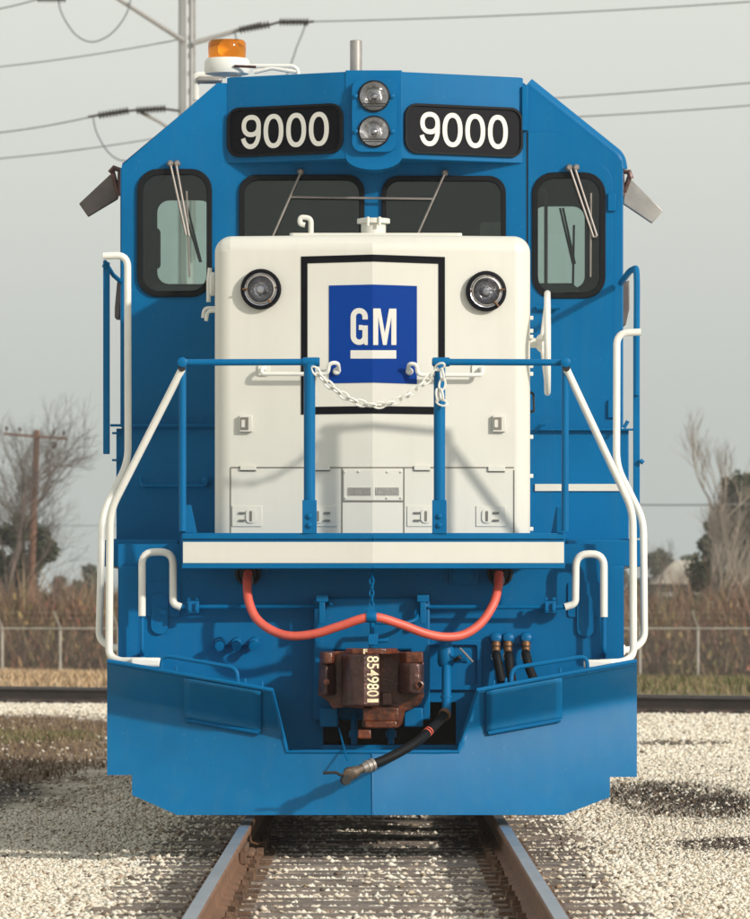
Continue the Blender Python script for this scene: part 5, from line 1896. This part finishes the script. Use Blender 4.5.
def leaf_cards(centers, cnt, rad, size, name, mat, seed, squash=1.0):
    rg = np.random.default_rng(seed)
    c = np.array(centers)
    idx = rg.integers(0, len(c), cnt)
    off = rg.normal(0, 1, (cnt, 3))
    off /= np.linalg.norm(off, axis=1)[:, None]
    off *= (rg.random(cnt) ** 0.5)[:, None] * rad * np.array([1, 1, squash])
    P = c[idx] + off
    u = rg.normal(0, 1, (cnt, 3)); u /= np.linalg.norm(u, axis=1)[:, None]
    v = np.cross(u, rg.normal(0, 1, (cnt, 3))); v /= np.linalg.norm(v, axis=1)[:, None]
    s = rg.uniform(0.5, 1.2, cnt)[:, None] * size
    V = np.stack([P - u * s, P + v * s * 0.5, P + u * s, P - v * s * 0.5], 1).reshape(-1, 3)
    F = (np.arange(cnt)[:, None] * 4 + np.arange(4)[None]).astype(np.int32)
    me = bpy.data.meshes.new(name)
    me.vertices.add(len(V)); me.vertices.foreach_set('co', V.ravel())
    me.loops.add(cnt * 4); me.loops.foreach_set('vertex_index', F.ravel())
    me.polygons.add(cnt); me.polygons.foreach_set('loop_start', np.arange(0, cnt * 4, 4, dtype=np.int32))
    me.update(calc_edges=True)
    me.materials.append(mat)
    o = bpy.data.objects.new(name, me)
    COL.objects.link(o)
    return o
M['bark_grey'] = paint('grey_bark', (0.11, 0.085, 0.072), 0.9, var=0.3, scale=1)
M['bark_pale'] = paint('pale_bark', (0.34, 0.29, 0.24), 0.9, var=0.25, scale=1)
M['bark_brown'] = paint('brown_pole_wood', (0.17, 0.085, 0.055), 0.9, var=0.25, scale=1)
M['ever'] = ramp_mat('evergreen_leaf', [(0.025, 0.04, 0.022), (0.045, 0.06, 0.03), (0.06, 0.07, 0.035), (0.10, 0.09, 0.06)])
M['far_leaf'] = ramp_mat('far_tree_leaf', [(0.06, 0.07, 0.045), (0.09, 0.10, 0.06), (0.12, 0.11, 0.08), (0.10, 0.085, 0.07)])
M['pine'] = ramp_mat('pine_needles', [(0.02, 0.034, 0.022), (0.035, 0.05, 0.03), (0.06, 0.07, 0.036), (0.11, 0.095, 0.06)])
def bare_tree(px, y, lean, h, r, depth, spread, seed, bark, label, name='bare_tree', kids=(2, 4), up=0.12):
    rnd = random.Random(seed)
    base = W(px, CY, y)
    base.z = gz(base.x, y) - 0.2
    root = tag(empty(name, base), label, 'tree')
    mb, tips = MB(), []
    tmp = MB()
    mb.tube([base, base + lean.normalized() * h * 0.18, base + lean.normalized() * h * 0.3], r, 8, r1=r * 0.85)
    tpart(mb.build('trunk', bark, None), root)
    grow(tmp, base + lean.normalized() * h * 0.29, lean.normalized(), h * 0.25, r * 0.85, depth, spread, rnd, tips, up, 5, kids)
    for k_ in range(3):
        d2 = (lean.normalized() + Vector((rnd.uniform(-1, 1), rnd.uniform(-1, 1), 0.2)) * 0.6).normalized()
        grow(tmp, base + lean.normalized() * h * rnd.uniform(0.12, 0.3), d2, h * 0.2, r * 0.5, depth - 1, spread, rnd, tips, up, 4, kids)
    tpart(tmp.build('branches', bark, None, fix=False), root)
    return root, tips
bare_tree(-4, 172, Vector((0.14, 0, 1)), 10.6, 0.16, 6, 0.70, 5, M['bark_grey'], 'tall bare grey tree at the left edge beside the wooden utility pole')
bare_tree(26, 185, Vector((0.10, 0, 1)), 9.2, 0.13, 6, 0.8, 12, M['bark_grey'], 'smaller bare tree leaning right, behind the wooden utility pole')
bare_tree(710, 168, Vector((0.06, 0, 1)), 9.2, 0.15, 6, 0.55, 21, M['bark_pale'], 'pale bare forked tree in front of the dark pine', up=0.25)
bare_tree(668, 215, Vector((-0.05, 0, 1)), 5.5, 0.06, 6, 0.65, 31, M['bark_grey'], 'thin bare shrub tree beside the pale house')
bare_tree(752, 160, Vector((-0.2, 0, 1)), 5.5, 0.08, 6, 0.8, 33, M['bark_pale'], 'low spreading bare tree at the right edge')
def leafy(px, pytop, y, width_px, mat, seed, label, name, n_cl, cards, size, bark, lowf=0.3):
    rnd = random.Random(seed)
    base = W(px, CY, y)
    base.z = gz(base.x, y) - 0.2
    ztop = W(px, pytop, y).z
    h = ztop - base.z
    wd = width_px * S(y) * 0.5
    root = tag(empty(name, base), label, 'tree')
    mb = MB().tube([base, base + Vector((rnd.uniform(-.1, .1) * wd, 0, h * 0.55)), base + Vector((rnd.uniform(-.2, .2) * wd, 0, h * 0.9))], 0.018 * h + 0.05, 7, r1=0.03)
    cl = []
    for k in range(n_cl):
        t = rnd.uniform(lowf, 1.0)
        prof_ = math.sin(math.pi * min(1, 0.12 + 0.86 * (t - lowf) / (1 - lowf))) ** 0.7
        a = rnd.uniform(0, 2 * math.pi)
        q = rnd.random() ** 0.5 * wd * prof_
        c_ = base + Vector((q * math.cos(a), q * math.sin(a), h * (t * 0.93)))
        cl.append(c_[:])
        mb.tube([base + Vector((0, 0, h * t * 0.7)), c_], 0.01 * h * 0.4 + 0.015, 4, r1=0.01)
    tpart(mb.build('trunk', bark, None, fix=False), root)
    tpart(leaf_cards(cl, cards, wd * 0.30, size, 'crown', mat, seed), root)
leafy(22, 512, 178, 74, M['ever'], 3, 'dark green leafy tree around the foot of the wooden pole', 'evergreen_tree', 34, 6500, 0.13, M['bark_grey'], 0.45)
leafy(742, 470, 195, 100, M['pine'], 7, 'tall dark pine at the right edge behind the pale bare tree', 'pine_tree', 60, 19000, 0.14, M['bark_grey'], 0.2)
leafy(706, 522, 190, 60, M['pine'], 9, 'smaller dark pine between the pale bare tree and the house', 'pine_tree', 22, 5000, 0.14, M['bark_grey'], 0.2)
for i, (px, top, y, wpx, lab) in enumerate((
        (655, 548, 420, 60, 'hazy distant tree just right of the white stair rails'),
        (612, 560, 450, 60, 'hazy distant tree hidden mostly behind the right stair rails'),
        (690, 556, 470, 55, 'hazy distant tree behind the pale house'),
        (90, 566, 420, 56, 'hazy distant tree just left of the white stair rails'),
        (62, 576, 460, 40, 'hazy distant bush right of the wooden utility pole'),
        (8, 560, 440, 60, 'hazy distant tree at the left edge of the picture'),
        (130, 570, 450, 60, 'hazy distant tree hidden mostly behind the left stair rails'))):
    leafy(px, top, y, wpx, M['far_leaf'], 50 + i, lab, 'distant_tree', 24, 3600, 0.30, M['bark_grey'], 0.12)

# ------------------------------------------------------------------ pale house between the trees
M['house_wall'] = paint('pale_house_wall', (0.42, 0.41, 0.39), 0.8, var=0.08, scale=0.4)
M['house_roof'] = paint('sandy_roof', (0.44, 0.40, 0.34), 0.85, var=0.12, scale=0.6)
yh = 260.0
hb_ = W(689, CY, yh)
hb_.z = gz(hb_.x, yh)
house = tag(empty('house', hb_), 'pale house with sandy hipped roof behind the fence, right', 'house')
xw, dpt = 1.5, 6.0
ze, zk = W(0, 584, yh).z, W(0, 560, yh).z
def hpart(mb, name, mat):
    return tpart(mb.build(name, mat), house)
hpart(MB().box(hb_.x - xw, hb_.x + xw, yh, yh + dpt, hb_.z - 0.3, ze), 'wall', M['house_wall'])
mb = MB()
e = 0.4
mb.raw([(hb_.x - xw - e, yh - e, ze + 0.002), (hb_.x + xw + e, yh - e, ze + 0.002), (hb_.x + xw + e, yh + dpt + e, ze + 0.002), (hb_.x - xw - e, yh + dpt + e, ze + 0.002), (hb_.x - 0.6, yh + 2.5, zk), (hb_.x + 0.6, yh + 2.5, zk)],
       [(0, 1, 5, 4), (1, 2, 5), (2, 3, 4, 5), (3, 0, 4), (3, 2, 1, 0)])
hpart(mb, 'roof', M['house_roof'])
hpart(MB().box(hb_.x - xw - e, hb_.x + xw + e, yh - e - 0.05, yh - e - 0.005, ze - 0.16, ze - 0.002), 'eave', M['dark'])
for dx in (-0.9, 0.8):
    w = MB().box(hb_.x + dx - 0.35, hb_.x + dx + 0.35, yh - 0.05, yh - 0.004, ze - 1.6, ze - 0.6)
    w = hpart(w, 'window', M['house_wall'])
    q = MB().box(hb_.x + dx - 0.28, hb_.x + dx + 0.28, yh - 0.07, yh - 0.052, ze - 1.53, ze - 0.67).build('pane', M['dark'])
    q.parent = w

# ------------------------------------------------------------------ wooden utility pole
yu = 176.0
ub = W(29, CY, yu)
ub.z = gz(ub.x, yu) - 0.3
up_ = tag(empty('utility_pole', ub), 'reddish brown wooden utility pole with one crossarm among bare trees', 'utility pole')
tpart(MB().tube([ub, W(33, 520, yu), W(37, 430, yu)], 0.15, 10, r1=0.115).build('pole', M['bark_brown']), up_)
a, b_ = W(4, 434, yu), W(68, 439, yu)
mb = MB()
mb.tube([a + Vector((0, -0.16, 0)), b_ + Vector((0, -0.16, 0))], 0.065, 4)
arm = tpart(mb.build('crossarm', M['bark_brown']), up_)
for px in (7, 20, 54, 64):
    c_ = W(px, 434 + 5 * (px - 4) / 64, yu)
    tpart(MB().lathe([(0.02, 0), (0.02, 0.1), (0.06, 0.1), (0.07, 0.16), (0.05, 0.22), (0.02, 0.24)], c_ + Vector((0, -0.16, 0.06)), (0, 0, 1), 8).build('insulator', M['bark_grey']), up_)
tpart(MB().lathe([(0.06, -0.1), (0.09, -0.05), (0.09, 0.12), (0.05, 0.16)], W(55, 446, yu) + Vector((0, -0.16, 0)), (0, 0, 1), 8).build('cutout', M['bark_grey']), up_)

# ------------------------------------------------------------------ steel transmission pole and lines
M['galv'] = paint('galvanised_pole', (0.42, 0.43, 0.43), 0.55, metal=0.25, var=0.08, scale=0.8)
M['galv_dark'] = paint('weathered_arm', (0.36, 0.35, 0.34), 0.6, metal=0.2, var=0.1, scale=1)
M['insul'] = paint('brown_insulator', (0.045, 0.037, 0.037), 0.35, var=0.2, scale=3)
M['wire'] = paint('line_wire', (0.17, 0.18, 0.20), 0.5, metal=0.3, var=0.1)
yt = 118.0
tb = W(187.5, CY, yt)
tb.z = gz(tb.x, yt) - 0.3
tp = tag(empty('transmission_pole', tb), 'tall grey steel transmission pole rising behind the cab roof, left', 'power pole')
def wp(px, py, dy=0.0): return W(px, py, yt + dy)
o = MB().tube([tb, W(186.5, -70, yt)], 0.25, 8, r1=0.22).build('pole', M['galv'], angle=20)
tpart(o, tp)
mb = MB().tube([wp(194.5, 260, -0.3), wp(194.5, -70, -0.3)], 0.035, 6)
tpart(mb.build('conduit', M['galv_dark']), tp)
for k in range(12):
    py = -20 + 18 * k
    mb = MB().lathe([(0.04, -0.06), (0.04, 0.06)], wp(194.5, py, -0.33), (0, 0, 1), 6)
    tpart(mb.build('conduit_clip', M['galv_dark']), tp)
for pts in ([(184, 41), (120, 0), (95, -16)], [(193, 43), (225, 34), (262, 23)], [(183, 138), (160, 122), (140, 112)]):
    tpart(MB().tube([wp(*p, -0.3) for p in pts], 0.075 if pts[0][1] < 100 else 0.05, 6, r1=0.05).build('arm', M['galv_dark']), tp)
def insulator(p0, p1):
    a, b_ = wp(*p0, -0.4), wp(*p1, -0.4)
    L = (b_ - a).length
    pr = [(0.03, 0)]
    nd = 9
    for k in range(nd):
        t = L * (k + 0.5) / nd
        pr += [(0.05, t - L * 0.045), (0.115, t - L * 0.01), (0.115, t + L * 0.012), (0.05, t + L * 0.04)]
    pr.append((0.03, L))
    tpart(MB().lathe(pr, a, b_ - a, 10).build('insulator', M['insul']), tp)
for p0, p1 in (((98, 115.5), (129, 110.5)), ((136, 110.5), (166, 108.5)), ((239, 30), (270, 24.5)), ((279, 22), (309, 22)), ((37, -1.5), (66, -1.5))):
    insulator(p0, p1)
mb = MB()
for p0, p1 in (((88, 117), (99, 115)), ((128, 111), (137, 110)), ((165, 109), (180, 111)), ((269, 25), (280, 22)), ((308, 22), (314, 21.5))):
    mb.tube([wp(*p0, -0.4), wp(*p1, -0.4)], 0.035, 6)
tpart(mb.build('link', M['insul']), tp)
for pts in ([(93, 117), (95, 128), (100, 140), (108, 152), (117, 159), (128, 161), (140, 158)],
            [(58, -2), (60, 9), (66, 22), (77, 36), (92, 42), (108, 36), (120, 24), (128, 10), (131, -3)],
            [(306, 23), (302, 34), (297, 46), (293, 58), (286, 76), (275, 92)], [(235, 30), (236, 38), (240, 44)]):
    tpart(MB().tube(spline([wp(*p, -0.4) for p in pts], 5), 0.022, 5).build('jumper', M['wire']), tp)
def line(a, b_, ya, yb_, lab, r=0.02):
    A_, B_ = W(*a, ya), W(*b_, yb_)
    d = B_ - A_
    pts = []
    for k in range(13):
        t = k / 12
        p = A_ + d * t
        p.z -= 0.10 * 4 * t * (1 - t)
        pts.append(p)
    o = MB().tube(pts, r, 5).build('power_line', M['wire'])
    tag(o, lab, 'power line', 'overhead power lines')
line((-60, 72.3), (184, 38.5), yt, yt, 'thin power line meeting the pole at its left arm, second from the top', 0.018)
line((-60, 15), (40, -1.5), yt, yt - 0.4, 'topmost power line in the left corner of the sky')
line((-60, 137), (90, 117), yt, yt - 0.4, 'power line ending at the ribbed insulator string left of the cab')
line((-60, 163), (180, 134), yt + 3, yt + 3, 'lowest power line left of the cab, passing behind the jumper loop', 0.018)
line((313, 21.5), (820, -3.5), yt - 0.4, yt, 'topmost power line running right from the insulator across the sky')
line((360, 108), (820, 76.2), yt + 4, yt + 4, 'power line passing behind the cab roof, upper of the close pair on the right')
line((400, 123.3), (820, 99.5), yt + 4, yt + 4, 'power line passing behind the cab roof, lower of the close pair on the right')
line((560, 503), (820, 501.5), 176, 176, 'low power line behind the right stair rails and the pale bare tree', 0.03)
line((-60, 523), (200, 523), 176, 176, 'low faint power line behind the left stair rails', 0.012)

# ------------------------------------------------------------------ the hazy air
hm_ = bpy.data.materials.new('haze_air')
hm_.use_nodes = True
hn = hm_.node_tree
hn.nodes.clear()
ho = hn.nodes.new('ShaderNodeOutputMaterial')
pv = hn.nodes.new('ShaderNodeVolumePrincipled')
pv.inputs['Color'].default_value = (0.92, 0.95, 0.96, 1)
pv.inputs['Density'].default_value = 0.00036
pv.inputs['Anisotropy'].default_value = 0.3
hn.links.new(pv.outputs[0], ho.inputs['Volume'])
hz_ = MB().box(-650, 650, -90, 620, -6.0, 26.0).build('haze', hm_)
tag(hz_, 'thin pale haze in the air over the yard', 'haze', kind='stuff')
